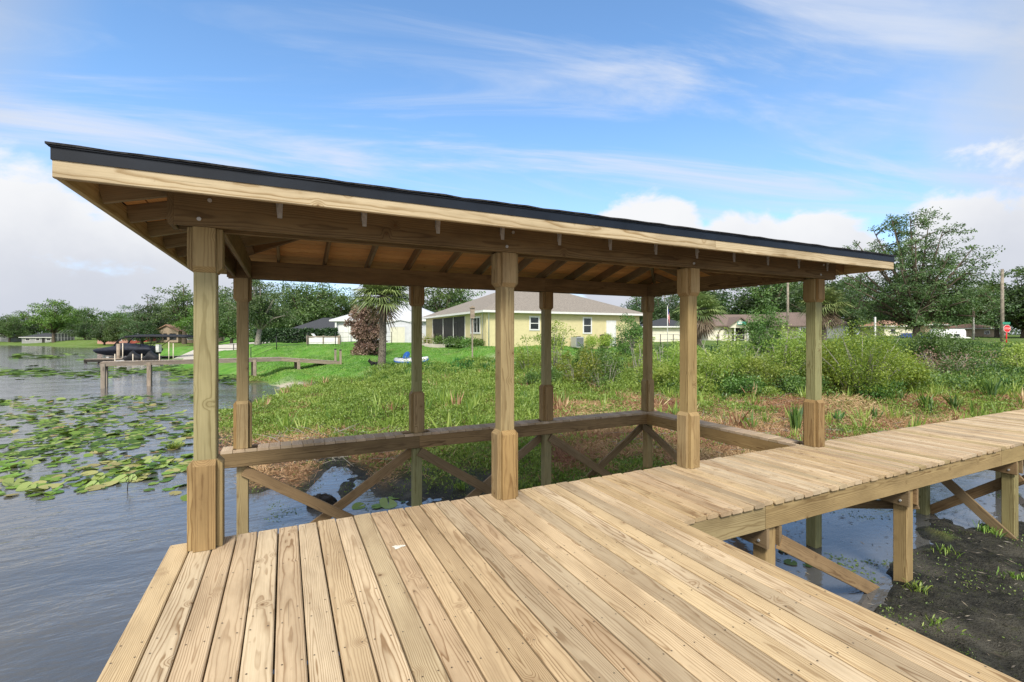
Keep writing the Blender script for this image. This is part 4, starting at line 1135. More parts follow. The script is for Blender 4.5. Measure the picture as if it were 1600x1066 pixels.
# 4 lush tall grass where the lawn meets the marsh
px, d, X, Y, rg = sample(42000, 520, 1010, 20.5, 30, 204)
lawn, sand, mud, brown, _r = zones(X, Y); Z = gz_xy(X, Y)
edge = np.interp(px, [520, 560, 600, 680, 760, 840, 1000], [24.2, 24.5, 25.2, 26.8, 28.8, 29, 30])
band = np.exp(-((d - edge + .9) / 1.5) ** 2) * np.where(px < 600, .7, 1)
keep = (rg.random(len(px)) < band) & ok_water(Z)
px, d, X, Y, Z = px[keep], d[keep], X[keep], Y[keep], Z[keep]; n_ = len(px)
hh = .25 + .35 * rg.random(n_) + .2 * vnoise(X, Y, 1.5, 41); hh = np.clip(hh, .12, .9) * np.where(px < 640, .6, 1)
C = np.stack([X, Y, Z - .02], 1); D = rg.normal(size=(n_, 3)) * .42; D[:, 2] = 1
rnd = np.clip(.5 + .3 * vnoise(X, Y, 1.0, 43) + .25 * rg.normal(size=n_), 0, 1)
stuff('bank_grass', 'tall lush dark green grass along the lawn edge', 'grass', leaf_quads(C, D, hh, .16, rg), rnd, 'lush')
# 5 sprouts and scum on the mud
px, d, X, Y, rg = sample(190000, 380, 2300, 3.6, 11.5, 205)
Z = gz_xy(X, Y)
nz = vnoise(X, Y, .55, 51) + .6 * vnoise(X, Y, .2, 52)
keep = (Z > WATER + .008) & (Z < -1.27) & (nz > -.1 + .8 * rg.random(len(px)))  & (~((Y > 2.2) & (Y < 4.3) & (rg.random(len(px)) < .5)))
px, d, X, Y, Z = px[keep], d[keep], X[keep], Y[keep], Z[keep]; n_ = len(px)
C = np.stack([X, Y, Z + .002], 1); D = rg.normal(size=(n_, 3)) * .8; D[:, 2] = np.abs(D[:, 2]) * .9 + .15
stuff('mud_sprouts', 'tiny yellow green sprouts scattered over the black mud', 'sprouts', leaf_quads(C, D, .008 + .026 * rg.random(n_) ** 2, .55, rg), np.clip(rg.random(n_) * .6 + .3 * vnoise(X, Y, .5, 55) + .2, 0, 1), 'sprout')
# scum and duckweed drifting on the shallows
px, d, X, Y, rg = sample(60000, 380, 1750, 4.6, 11, 215)
Z = gz_xy(X, Y); nz = vnoise(X, Y, .8, 56) + .7 * vnoise(X, Y, .27, 57)
keep = (Z < WATER - .005) & (Z > -1.62) & (nz > .35 + .6 * rg.random(len(px))); X, Y = X[keep], Y[keep]; n_ = len(X)
C = np.stack([X, Y, np.full(n_, WATER + .006)], 1); D = rg.normal(size=(n_, 3)); D[:, 2] *= .06
Dn = norm(D); S = norm(np.cross(Dn, [0, 0, 1.0])); L = (.012 + .035 * rg.random(n_) ** 2)[:, None]
Q = np.stack([C, C + Dn * L * .5 + S * L * .4, C + Dn * L, C + Dn * L * .5 - S * L * .4], 1)
stuff('duckweed', 'duckweed and leaf scum drifting on the still shallows', 'duckweed', Q, rg.random(n_) * .9, 'sprout')
# grey debris sticks over mud
px, d, X, Y, rg = sample(16000, 380, 2200, 3.8, 13, 206)
Z = gz_xy(X, Y); keep = (Z > WATER - .06) & (Z < -1.22); px, d, X, Y, Z = px[keep], d[keep], X[keep], Y[keep], Z[keep]; n_ = len(px)
C = np.stack([X, Y, np.maximum(Z, WATER) + .01], 1); D = rg.normal(size=(n_, 3)); D[:, 2] *= .12
stuff('mud_debris', 'rotting stems and leaf litter on the mud', 'debris', leaf_quads(C, D, .02 + .10 * rg.random(n_) ** 3, .12, rg), rg.random(n_), 'rot')
# 6 mixed taller weeds on the far right marsh
px, d, X, Y, rg = sample(60000, 1000, 1800, 17, 36, 207)
lawn, sand, mud, brown, _r = zones(X, Y); Z = gz_xy(X, Y)
dn = np.clip((d - 18) / 3, 0, 1) * (1 - .5 * np.clip(brown, 0, 1)); keep = rg.random(len(px)) < dn
px, d, X, Y, Z = px[keep], d[keep], X[keep], Y[keep], Z[keep]
hm = .35 + .5 * (vnoise(X, Y, 2.1, 61) * .5 + .5); k = 3; idx = np.repeat(np.arange(len(px)), k); n_ = len(idx)
C = np.stack([X[idx] + rg.normal(size=n_) * .1, Y[idx] + rg.normal(size=n_) * .1, Z[idx] + rg.random(n_) ** .7 * hm[idx]], 1)
D = rg.normal(size=(n_, 3)); D[:, 2] = np.abs(D[:, 2]) + .4
rnd = np.clip(.45 + .4 * vnoise(X, Y, 1.7, 63)[idx] + .3 * rg.normal(size=n_), 0, 1)
stuff('tall_weeds', 'waist high mixed green weeds beyond the cleared marsh', 'weeds', leaf_quads(C, D, .10 + .10 * rg.random(n_), .35, rg), rnd, 'shrubdark')
# dead grey twigs lying about
mb = MB(); rd = random.Random(9)
for k in range(420):
    px = rd.choice((rd.uniform(1000, 1330), rd.uniform(860, 1560), rd.uniform(400, 620))); d = rd.uniform(11, 19) if px > 700 else rd.uniform(10.3, 13)
    p = P(px, d, gz(px, d) + rd.uniform(0, .12)); L = rd.uniform(.25, .8); a = rd.uniform(0, 6.28)
    q = p + Vector((math.cos(a) * L, math.sin(a) * L, rd.uniform(-.02, .22)))
    mb.tube([p, p.lerp(q, .5) + Vector((rd.gauss(0, .05), rd.gauss(0, .05), .03)), q], [.009, .007, .003], 4)
o = mb.build('dead_twigs', M['twig'], origin=(0, 0, 0), recalc=False); tag(o, 'grey dead twigs strewn over the cleared marsh', 'twigs', kind='stuff')

# ---- clumps of broad blades (countable)
def blade_clump(label, px, d, H, nb, seed, spread=.35, wid=.05, mat='blade', z=None, group='broad leaved marsh plants'):
    rd = random.Random(seed); zz = gz(px, d) if z is None else z
    loc = P(px, d, zz - .03)
    Qs = []; rn = []
    for b in range(nb):
        a = rd.uniform(0, 6.28); t = rd.uniform(.15, 1.0) * spread; h = H * rd.uniform(.6, 1.0)
        b0 = np.array([rd.gauss(0, .06), rd.gauss(0, .06), 0]); e = np.array([math.cos(a) * t * h, math.sin(a) * t * h, h])
        sv = np.array([-math.sin(a + .6), math.cos(a + .6), 0]) * wid * rd.uniform(.6, 1.2) / 2
        m1 = b0 + e * .45 + [0, 0, h * .06]; m2 = b0 + e * .8; tp = b0 + e * 1.05 - np.array([0, 0, t * h * .22]); r = rd.random()
        Qs += [[b0 - sv * .4, b0 + sv * .4, m1 + sv, m1 - sv], [m1 - sv, m1 + sv, m2 + sv * .8, m2 - sv * .8], [m2 - sv * .8, m2 + sv * .8, tp + sv * .05, tp - sv * .05]]; rn += [r] * 3
    o = obj_from(quads_mesh('marsh_plant', np.array(Qs), np.array(rn), M[mat]), 'marsh_plant', None, loc); return tag(o, label, 'plant', group)
BL = [('upright clump of broad green blades left of shelter end post', 1243, 13.2, .85, 42, .3), ('clump of wide bright blades right of the shelter end post', 1310, 14.2, .5, 20, .5),
 ('small blade clump near the walkway edge past the shelter', 1365, 14.6, .55, 22, .5), ('broad blade clump in the middle of the cleared marsh', 1450, 15.4, .75, 34, .6), ('spreading yellow green blade clump beside the walkway', 1492, 15.8, .7, 30, .7),
 ('tall arching blade clump at the right side of the marsh', 1550, 17.5, .95, 44, .6), ('blade clump behind the tall arching clump', 1572, 19, .8, 34, .6), ('low bright blade clump among brown straw', 1405, 16.8, .5, 22, .6),
 ('dark leafy clump on the lawn edge left of the near shelter post', 755, 25.5, .75, 60, .5), ('dark leafy clump on lawn edge below birdhouse post', 735, 26, .65, 50, .5), ('dark leafy clump right of the second far post', 700, 25.5, .5, 40, .55),
 ('small dark blade clump standing in the pickerel patch', 815, 17, .6, 30, .45), ('pale blade sprout by the brown brush pile', 1163, 14.2, .35, 12, .6), ('blade clump at the foot of the willow shrubs', 1130, 16.8, .45, 26, .5), ('bright blade clump in front of the big olive bush', 1300, 16.3, .5, 30, .5),
 ('dark blade clump right of the big olive bush', 1440, 19.0, .7, 40, .5), ('wide leaved clump under the grey dead brush', 1520, 20, .65, 40, .55), ('single pale elephant ear leaf beside the third far post', 868, 14.0, .32, 7, .9)]
for i, (lb, px, d, H, nb, sp) in enumerate(BL): blade_clump(lb, px, d, H, nb, 300 + i, sp, wid=.055 if H > .45 else .06)

# ------------------------------------------------------------------ lily pads
M['pad'] = leafmat('lily_pad_leaf', [(0, (.03, .07, .012)), (.35, (.085, .165, .022)), (.7, (.17, .28, .045)), (.88, (.30, .36, .13)), (1, (.30, .20, .09))], trans=.15, rough=.4, gloss=.05)
def pad_poly(rd, r, tilt):
    n = 12; a0 = rd.uniform(0, 6.28); pts = []
    ta = rd.uniform(0, 6.28); cup = rd.uniform(-.02, .05)
    for k in range(n + 1):
        a = a0 + .18 + (2 * math.pi - .36) * k / n; rr = r * (1 + .06 * math.sin(3 * a + a0))
        x, y = rr * math.cos(a), rr * .92 * math.sin(a)
        pts.append((x, y, max(.004, .012 + tilt * (x * math.cos(ta) + y * math.sin(ta)) + cup * r)))
    return pts + [(0, 0, .010)]
rd = random.Random(21); pads = []
def pad_density(px, py):
    if px > 305 and not (325 < px < 372 and py < 640): return 0
    b = math.exp(-((py - (668 - .05 * px + 0)) / 40) ** 2) * 1.15
    b += .55 * math.exp(-((py - 735) / 34) ** 2) * (1 if px < 330 else 0)
    v = float(vnoise(px, py * 3.2, 62, 71)[()]) if True else 0
    v2 = float(vnoise(px, py * 3.0, 21, 72))
    return max(0, b * (.5 + .75 * v + .4 * v2))
while len(pads) < 2100:
    px = rd.uniform(-60, 305); py = rd.uniform(617, 775)
    if rd.random() < pad_density(px, py) * (.35 + 40.0 / (py - 560)):
        d = (EYE - WATER) * F / (py - HOR); pads.append((px, d))
        for q in range(rd.randint(0, 3)): pads.append((px + rd.gauss(0, 9), d + rd.gauss(0, .3)))
for (px, py) in ((600, 783), (607, 790), (617, 778), (590, 792), (630, 785), (690, 767), (700, 770), (560, 793), (1235, 880), (1250, 870), (1262, 885), (1225, 862)):
    pads.append((px, (EYE - WATER) * F / (py - HOR)))
pads = [p for p in pads if not (305 < p[0] < 340)]
pads.sort(key=lambda t: t[1])
def padloc(px, d): return P(px, d, WATER)
npad = 0; massQ = MB()
protos = []
for k in range(8):
    mb = MB(); pts = pad_poly(rd, .075 + .013 * k, (0, .04, 0, .1, .3, 0, .55, .08)[k]); mb.add(pts, [(i, i + 1, 13) for i in range(12)], r=(k + .5) / 8); 
    o = mb.build('lily_pad', M['pad'], origin=(0, 0, 0)); tag(o, 'round green lily pad floating on the lake left of the shelter', 'lily pad', 'lily pads floating on the lake'); protos.append(o)
used = set(); last = []
for (px, d) in pads:
    p = padloc(px, d)
    if gz_xy(p.x, p.y)[0] > WATER + .02: continue
    if any((p.x - q[0]) ** 2 + (p.y - q[1]) ** 2 < .008 for q in last[-400:]): continue
    last.append((p.x, p.y))
    if npad < 296:
        k = npad % 8
        if k in used: o = protos[k].copy(); COL.objects.link(o)
        else: o = protos[k]; used.add(k)
        o.location = p; o.rotation_euler.z = rd.uniform(0, 6.28); s_ = rd.uniform(.6, 1.15); o.scale = (s_, s_, 1)
        if px > 520: o['label'] = 'round lily pad in the dark shallow water below the dock and shelter'
    else:
        pts = pad_poly(rd, rd.uniform(.06, .17), rd.choice((0, 0, .05, .2, .5)))
        massQ.add([(p.x + a, p.y + b, p.z + c) for a, b, c in pts], [(i, i + 1, 13) for i in range(12)], r=rd.random())
    npad += 1
# farther rafts: along the small pier and out on the open lake
for (n_, x0, x1, y0, y1) in ((1000, -80, 330, 574, 590), (260, 18, 135, 553, 561), (420, 245, 330, 566, 592), (220, 330, 375, 575, 600)):
    for k in range(n_):
        px, py = rd.uniform(x0, x1), rd.gauss((y0 + y1) / 2, (y1 - y0) / 4)
        if py < 546: continue
        d = (EYE - WATER) * F / (py - HOR)
        if float(vnoise(px, py * 6, 40, 81)) + .6 * rd.random() < .1: continue
        p = padloc(px, d); r = rd.uniform(.2, .5) * d / 35
        pts = pad_poly(rd, r * .7, rd.choice((0, .05, .1, .25)))
        massQ.add([(p.x + a, p.y + b, p.z + c) for a, b, c in pts], [(i, i + 1, 13) for i in range(12)], r=rd.random() * .7)
o = massQ.build('lily_pad_raft', M['pad'], origin=(0, 0, WATER), recalc=False); tag(o, 'dense rafts of lily pads farther out on the lake', 'lily pads', kind='stuff')
# grass tuft island among the pads, and thin stalks
for i_, (lb_, px_, d_, h_, nb_) in enumerate((('tuft of bright grass at the foot of the nearest walkway post', 1432, 5.35, .13, 34), ('small grass tuft on the black mud beside the deck edge', 1462, 4.75, .10, 26),
    ('low grass tuft between two walkway posts on the mud', 1480, 6.3, .12, 30), ('grass tuft on the mud below the crossed braces', 1545, 6.9, .16, 34), ('sparse grass tuft at the right edge of the mud', 1585, 5.6, .11, 24),
    ('green tuft on the mud seen through the crossed rails', 722, 8.9, .22, 44), ('green tuft beside the third far post on the bank', 812, 8.8, .22, 44), ('leafy tuft on the wet bank right of the third far post', 905, 8.6, .24, 50))):
    blade_clump(lb_, px_, d_, h_, nb_ + 14, 420 + i_, 1.1, .014, 'weed', None, 'grass tufts on the mud')
blade_clump('tuft of fine water grass among the lily pads', 272, 12.2, .22, 150, 401, 1.6, .02, 'weed', WATER, None)
sp_ = P(198, 8.9, WATER); mb = MB()
mb.tube([sp_ + Vector((0, 0, -.2)), sp_ + W(.02, 0, .12), sp_ + W(.10, .01, .19), sp_ + W(.16, .02, .17)], [.009, .008, .006, .004], 6)
for k in range(6):
    b_ = sp_ + W(.02 + .013 * k, 0, .12 + .01 * k); mb.tube([b_, b_ + W(random.uniform(-.05, .08), random.uniform(-.04, .04), random.uniform(.08, .2))], [.004, .002], 4)
M['stalkdark'] = plain('wet_dark_stalk', (.06, .05, .035), .8, .2, 0, .2, 20)
o = mb.build('dead_stalk', M['stalkdark'], recalc=False); tag(o, 'thin dark bent stalk rising from the open water', 'stalk')
# black log lump under the shelter
mb = MB(); c = P(503, 8.15, WATER); rings = []
for k in range(19):
    f = k / 18; r = .02 + .155 * math.sin(math.pi * f) ** .6; ring = []
    for q in range(26):
        a = 2 * math.pi * q / 26; rr = r * (1 + .30 * mnoise.noise((f * 4, math.cos(a) * 2, math.sin(a) * 2)) + .18 * mnoise.noise((f * 11, math.cos(a) * 6, math.sin(a) * 6)))
        ring.append(c + Vector(((f - .5) * .46 + .02 * math.sin(q), rr * math.cos(a), rr * .85 * math.sin(a) + .03)))
    rings.append(ring)
mb.loft(rings); M['peat'] = plain('wet_black_peat', (.022, .016, .013), .7, .4, 0, .4, 25, 1.0)
for k in range(160):
    f = random.uniform(.1, .9); a = random.uniform(.1, 3.0); r = .17 * math.sin(math.pi * f) ** .6
    q = c + Vector(((f - .5) * .46, r * math.cos(a), r * .85 * math.sin(a) + .03)); e = q + Vector((random.gauss(0, .03), random.gauss(0, .03), random.uniform(-.02, .035)))
    mb.tube([q, e], [.004, .002], 3)
o = mb.build('peat_clump', M['peat'], recalc=False); tag(o, 'black clump of peat sticking out of the water under the shelter', 'peat clump')
# ------------------------------------------------------------------ houses
M['ystucco'] = plain('yellow_stucco', (.64, .57, .33), .9, .15, 0, .05, 3, .2)
M['wpaint'] = plain('white_paint', (.72, .72, .71), .55, .3, 0, .05, 4)
M['lavwall'] = plain('pale_grey_siding', (.56, .57, .62), .7, .2, 0, .06, 3)
M['cream'] = plain('cream_stucco', (.74, .70, .58), .9, .15, 0, .07, 3)
M['tanwall'] = plain('tan_stucco', (.42, .33, .25), .9, .15, 0, .08, 3)
M['greywall'] = plain('grey_white_siding', (.33, .33, .34), .8, .2, 0, .1, 2)
M['pink'] = plain('salmon_pink_stucco', (.52, .29, .24), .9, .15, 0, .08, 3)
M['redwall'] = plain('red_painted_wall', (.52, .14, .11), .85, .15, 0, .08, 3)
M['metalroof'] = plain('white_metal_roof', (.55, .57, .61), .45, .4, .1, .05, 2)
M['darkroof'] = plain('charcoal_shingle_roof', (.065, .070, .082), .9, .15, 0, .2, 9, .3)
M['greyroof'] = plain('brown_grey_shingle_roof', (.30, .27, .24), .95, .1, 0, .22, 11, .4)
M['brownroof'] = plain('brown_shingle_roof', (.22, .17, .15), .95, .1, 0, .2, 9, .4)
M['tileroof'] = plain('orange_clay_tile_roof', (.40, .25, .18), .85, .15, 0, .15, 8, .5)
M['screen'] = plain('dark_insect_screen', (.040, .038, .036), .7, .3, 0, .25, 2)
M['glass'] = plain('dark_window_glass', (.03, .035, .04), .08, .6, 0, .3, 2)
M['gdoor'] = plain('cream_shed_door', (.62, .60, .50), .7, .2, 0, .06, 3)
M['concrete'] = plain('pale_concrete', (.52, .49, .44), .9, .15, 0, .1, 1.5, .2)
M['terracotta'] = plain('terracotta', (.46, .17, .09), .8, .2, 0, .12, 8)
M['blackp'] = plain('black_plastic', (.02, .02, .022), .45, .4, 0, .2, 6)
M['blackm'] = plain('black_metal', (.02, .022, .024), .5, .4, .2, .2, 6)

class Fr:
    """a local frame: x along a facade, y into the building, z up"""
    def __init__(s, O, ex, ey): s.O = Vector(O); s.x = Vector(ex).normalized(); s.y = Vector(ey).normalized()
    def __call__(s, x, y, z): return s.O + s.x * x + s.y * y + Vector((0, 0, z))
    def box(s, mb, lo, hi, r=None):
        x0, y0, z0 = lo; x1, y1, z1 = hi
        vs = [s(*q) for q in ((x0,y0,z0),(x1,y0,z0),(x1,y1,z0),(x0,y1,z0),(x0,y0,z1),(x1,y0,z1),(x1,y1,z1),(x0,y1,z1))]
        mb.add(vs, [(0,3,2,1),(4,5,6,7),(0,1,5,4),(1,2,6,5),(2,3,7,6),(3,0,4,7)], None, r); return mb
    def prism(s, mb, prof, x0, x1):  # profile in (y,z), extruded along x
        k = len(prof); vs = [s(x0, a, b) for a, b in prof] + [s(x1, a, b) for a, b in prof]
        mb.add(vs, [tuple(range(k)), tuple(range(2*k-1, k-1, -1))] + [(i, k+i, k+(i+1) % k, (i+1) % k) for i in range(k)]); return mb
    def prismy(s, mb, prof, y0, y1):  # profile in (x,z), extruded along y
        k = len(prof); vs = [s(a, y0, b) for a, b in prof] + [s(a, y1, b) for a, b in prof]
        mb.add(vs, [tuple(range(k)), tuple(range(2*k-1, k-1, -1))] + [(i, k+i, k+(i+1) % k, (i+1) % k) for i in range(k)]); return mb
def frame(px, d, z, ang=0.0):
    """x to the right across the view, y away, turned by ang degrees (anticlockwise from above)"""
    a = R(ang)
    ex = W(math.cos(a), math.sin(a)); ey = W(-math.sin(a), math.cos(a))
    return Fr(P(px, d, z), ex, ey)
def walls(fr, w, dp, h, mat, t, base=-.8):
    mb = MB(); fr.box(mb, (0, 0, base), (w, dp, h)); return mb.build('wall', M[mat], t)
def hip(fr, w, dp, h, ov, sl, mat, t, th=.16, fascia='wpaint', gable=False):
    x0, x1, y0, y1 = -ov, w + ov, -ov, dp + ov
    hd = min(x1 - x0, y1 - y0) / 2
    if x1 - x0 >= y1 - y0:
        i = 0 if gable else hd
        rA, rB = (x0 + i, (y0+y1)/2), (x1 - i, (y0+y1)/2)
    else:
        i = 0 if gable else hd
        rA, rB = ((x0+x1)/2, y0 + i), ((x0+x1)/2, y1 - i)
    rz = h + th + sl * hd
    mb = MB(); vs = [fr(x0,y0,h+th), fr(x1,y0,h+th), fr(x1,y1,h+th), fr(x0,y1,h+th), fr(*rA, rz), fr(*rB, rz)]
    if x1 - x0 >= y1 - y0: fs = [(0,1,5,4),(1,2,5),(2,3,4,5),(3,0,4)]
    else: fs = [(0,1,4),(1,2,5,4),(2,3,5),(3,0,4,5)]
    fs.append((3,2,1,0))
    mb.add(vs, fs); rf = mb.build('roof', M[mat], t)
    mb = MB(); fr.box(mb, (x0, y0, h - .02), (x1, y1, h + th - .004)); mb.build('fascia', M[fascia], rf)
    return rf
def window(fr, t, face, a, b, z0, z1, bars=1, frame_w=.09, mat='glass', fmat='wpaint', off=0.0, vbars=0):
    """face 'x': on the wall y=0 (a..b along x).  face 'y': on the wall x=0 (a..b along y)"""
    def bx(mb, u0, u1, w0, w1, p0, p1):
        return fr.box(mb, (u0, -p1 + off, w0), (u1, -p0 + off, w1)) if face == 'x' else fr.box(mb, (-p1 + off, u0, w0), (-p0 + off, u1, w1))
    f = MB(); fw = frame_w
    bx(f, a, a + fw, z0, z1, -.02, .05); bx(f, b - fw, b, z0, z1, -.02, .05); bx(f, a + fw, b - fw, z0, z0 + fw, -.02, .05); bx(f, a + fw, b - fw, z1 - fw, z1, -.02, .05)
    for k in range(bars):
        zc = z0 + (z1 - z0) * (k + 1) / (bars + 1); bx(f, a + fw, b - fw, zc - .03, zc + .03, -.02, .04)
    for k in range(vbars):
        uc = a + (b - a) * (k + 1) / (vbars + 1); bx(f, uc - .03, uc + .03, z0 + fw, z1 - fw, -.02, .042)
    wo = f.build('window', M[fmat], t)
    g = MB(); bx(g, a + fw, b - fw, z0 + fw, z1 - fw, -.02, .012); g.build('pane', M[mat], wo)
    return wo

# --- yellow house
O = P(760, 38, 0); exl = W(.899, .437); eyl = W(-.438, .899)
fr = Fr(O, exl, eyl)
H = 3.36; WX_, WY_ = 15.8, 17.8
t = thing('yellow_house', 'pale yellow stucco house with grey hip roof and dark screened porch', 'house', P(760, 38, .6))
mb = MB()
fr.box(mb, (0, 0, -.5), (WX_, 4.85, H)); fr.box(mb, (2.2, 4.85, -.5), (WX_, 15.1, H)); fr.box(mb, (0, 15.1, -.5), (WX_, WY_, H))
fr.box(mb, (0, 4.85, H - .12), (2.2, 15.1, H - .001))
mb.build('wall', M['ystucco'], t)
hip(fr, WX_, WY_, H, .5, .40, 'greyroof', t)
window(fr, t, 'y', 1.25, 3.5, 1.62, 3.08, 0, .13, vbars=2)
window(fr, t, 'x', 9.3, 10.3, 1.62, 3.12, 1, .12)
window(fr, t, 'x', 3.9, 4.9, 1.9, 3.12, 1, .12)
sp = MB()
for yy in (4.85, 8.1, 11.3, 15.02): fr.box(sp, (-.04, yy, .55), (.06, yy + .09, H - .13))
fr.box(sp, (-.04, 4.94, .55), (.06, 15.02, .72))
sc = sp.build('porch_frame', M['wpaint'], t)
for (a, b) in ((4.94, 8.1), (8.19, 11.3), (11.39, 15.02)):
    s_ = MB(); fr.box(s_, (0, a, .72), (.02, b, H - .13)); s_.build('insect_screen', M['screen'], sc)
dm = MB(); 
for (a, b) in ((6.9, 6.96), (7.8, 7.86)): fr.box(dm, (-.03, a, .72), (0, b, 2.75))
fr.box(dm, (-.03, 6.96, 2.68), (0, 7.8, 2.75)); fr.box(dm, (-.03, 6.96, 1.55), (0, 7.8, 1.65)); dm.build('screen_door', M['blackm'], sc)
dm = MB(); fr.box(dm, (11.9, -.05, .5), (13.0, .02, 2.85)); dr_ = dm.build('door', M['wpaint'], t)
hb = MB(); c = fr(12.85, -.06, 1.65); hb.tube([c, c + fr.y * -.06], .04, 8); hb.build('handle', M['galv'], dr_)
for (x_, y_) in ((.18, -.06), (-.06, .7)):
    dm = MB(); dm.tube([fr(x_, y_, .5), fr(x_, y_, H - .2), fr(x_ - .1, y_ - .25, H)], .05, 6); dm.build('downspout', M['wpaint'], t)
dm = MB(); fr.box(dm, (9.0, 5.0, 5.5), (9.6, 5.6, 6.4)); 
mb = MB(); fr.box(mb, (8.6, 6.6, 5.9), (9.1, 7.1, 6.5)); mb.build('roof_vent', M['brownroof'], t)
# patio slab with planting, pots and chairs
mb = MB(); fr.box(mb, (-2.4, 9.8, .1), (-.3, 17.5, .60)); o = mb.build('patio_slab', M['concrete']); tag(o, 'pale raised patio slab along the screened porch', 'patio')
def pot(x, y, r, h, lb):
    c = fr(x, y, .60); mb = MB(); mb.tube([c, c + Vector((0,0,h*.85)), c + Vector((0,0,h*.86)), c + Vector((0,0,h))], [r*.7, r, r*1.12, r*1.12], 12); o = mb.build('flower_pot', M['terracotta']); tag(o, lb, 'pot', 'terracotta pots on the patio')
pot(-1.9, 16.6, .30, .5, 'large terracotta pot at the outer patio corner'); pot(-1.5, 15.8, .26, .55, 'tall terracotta pot right of the large corner pot'); pot(-2.0, 15.4, .2, .32, 'small terracotta pot before the tall pot')
M['ironwhite'] = plain('cream_painted_iron', (.62, .55, .45), .6, .3, .2, .1, 8)
def patio_chair(x, y, a, lb):
    c = fr(x, y, .60); t = thing('patio_chair', lb, 'chair', c, 'patio chairs by the screened porch'); ca_, sa_ = math.cos(a), math.sin(a)
    def q(u, v, z): return c + fr.x * (u * ca_ - v * sa_) + fr.y * (u * sa_ + v * ca_) + Vector((0, 0, z))
    s_ = MB(); s_.add([q(-.25,-.25,.43), q(.25,-.25,.43), q(.25,.25,.43), q(-.25,.25,.43), q(-.25,-.25,.46), q(.25,-.25,.46), q(.25,.25,.46), q(-.25,.25,.46)], [(0,3,2,1),(4,5,6,7),(0,1,5,4),(1,2,6,5),(2,3,7,6),(3,0,4,7)]); s_.build('seat', M['ironwhite'], t)
    b = MB(); pts = [q(-.25, .25, .45), q(-.26, .30, .9), q(-.12, .32, 1.05), q(.12, .32, 1.05), q(.26, .30, .9), q(.25, .25, .45)]; b.tube(pts, .022, 6); 
    for u in (-.12, 0, .12): b.tube([q(u, .26, .46), q(u, .32, 1.05)], .014, 5)
    b.build('backrest', M['ironwhite'], t)
    for u in (-.23, .23):
        for v in (-.23, .23):
            l = MB(); l.tube([q(u, v, .44), q(u * 1.1, v * 1.1, 0)], .02, 5); l.build('leg', M['ironwhite'], t)
        l = MB(); l.tube([q(u * 1.1, -.2, .46), q(u * 1.15, -.2, .68), q(u * 1.1, .28, .70)], .018, 5); l.build('armrest', M['ironwhite'], t)
patio_chair(-1.4, 13.6, .3, 'cream iron patio chair turned to the pots'); patio_chair(-1.3, 11.6, -2.4, 'cream iron patio chair facing the other chair')
c = fr(-1.35, 12.6, .60); t = thing('patio_table', 'small round cream patio table between two chairs', 'table', c)
mb = MB(); mb.tube([c + Vector((0,0,.68)), c + Vector((0,0,.71))], .42, 20, smooth=False); mb.build('table_top', M['ironwhite'], t)
mb = MB(); mb.tube([c, c + Vector((0,0,.03)), c + Vector((0,0,.06)), c + Vector((0,0,.68))], [.25, .22, .035, .03], 10); mb.build('pedestal', M['ironwhite'], t)
# foundation shrubs
def small_bush(lb, fr_, x, y, z, r, h, seed, mat='shrubdark', n_=900, nm='garden_bush', grp='garden bushes against the yellow house'):
    rg = np.random.default_rng(seed); c = fr_(x, y, z)
    u = norm(rg.normal(size=(n_, 3))) * rg.random((n_, 1)) ** .4 * (1 + .25 * rg.normal(size=(n_, 1))); C = u * [r, r, h / 2] + [0, 0, h / 2]
    o = obj_from(quads_mesh(nm, leaf_quads(C, u + rg.normal(size=(n_, 3)) * .7, .10 + .08 * rg.random(n_), .5, rg), np.clip(rg.random(n_) * .6 + .4 * rg.random(), 0, 1), M[mat]), nm, None, c); return tag(o, lb, 'bush', grp)
for i, (lb, x, y, r, h, mt) in enumerate((('low dark bush below the porch screens', -.7, 6.2, .7, .8, 'shrubdark'), ('low bush at the porch door post', -.7, 4.2, .6, .7, 'shrubdark'), ('small bush below the wide three-light window', -.6, 2.6, .6, .75, 'shrubdark'), ('small bush at the yellow house corner', -.5, .7, .5, .7, 'shrubdark'),
    ('leafy bush behind the patio pots', -.8, 14.6, .6, .9, 'willow'), ('leafy bush behind the patio chairs', -.7, 10.4, .6, .9, 'shrubdark'), ('round bush under the eave beside the slim sapling', 6.0, -.9, .7, .8, 'shrubdark'), ('bush right of the air conditioner', 9.6, -1.0, .7, 1.0, 'willow'), ('leafy bush hiding the black bin', 10.8, -1.5, .6, 1.1, 'willow'))):
    small_bush(lb, fr, x, y, .5, r, h, 500 + i, mt)
# air conditioner and wheelie bin by the wall
c = fr(8.2, -.8, .45); t = thing('air_conditioner', 'grey outdoor air conditioner against the yellow wall', 'air conditioner', c)
mb = MB(); fr.box(mb, (7.8, -1.2, .45), (8.6, -.4, 1.35)); mb.build('cabinet', M['galv'], t)
mb = MB(); 
for k in range(9): fr.box(mb, (7.84, -1.225, .55 + k * .085), (8.56, -1.2, .58 + k * .085))
mb.build('grille', M['blackm'], t)
mb = MB(); c2 = fr(8.2, -.8, 1.35); mb.tube([c2, c2 + Vector((0,0,.05))], .3, 16, smooth=False); mb.build('fan_guard', M['blackm'], t)
c = fr(11.3, -.7, .45); t = thing('wheelie_bin', 'black wheelie bin standing by the white door', 'bin', c)
mb = MB(); vs = [fr(11.3 + u * (.26 if z < 1 else .33), -.7 + v * (.26 if z < 1 else .36), z) for z in (.5, 1.45) for u, v in ((-1,-1),(1,-1),(1,1),(-1,1))]
mb.add(vs, [(0,3,2,1),(4,5,6,7),(0,1,5,4),(1,2,6,5),(2,3,7,6),(3,0,4,7)]); mb.build('body', M['blackp'], t)
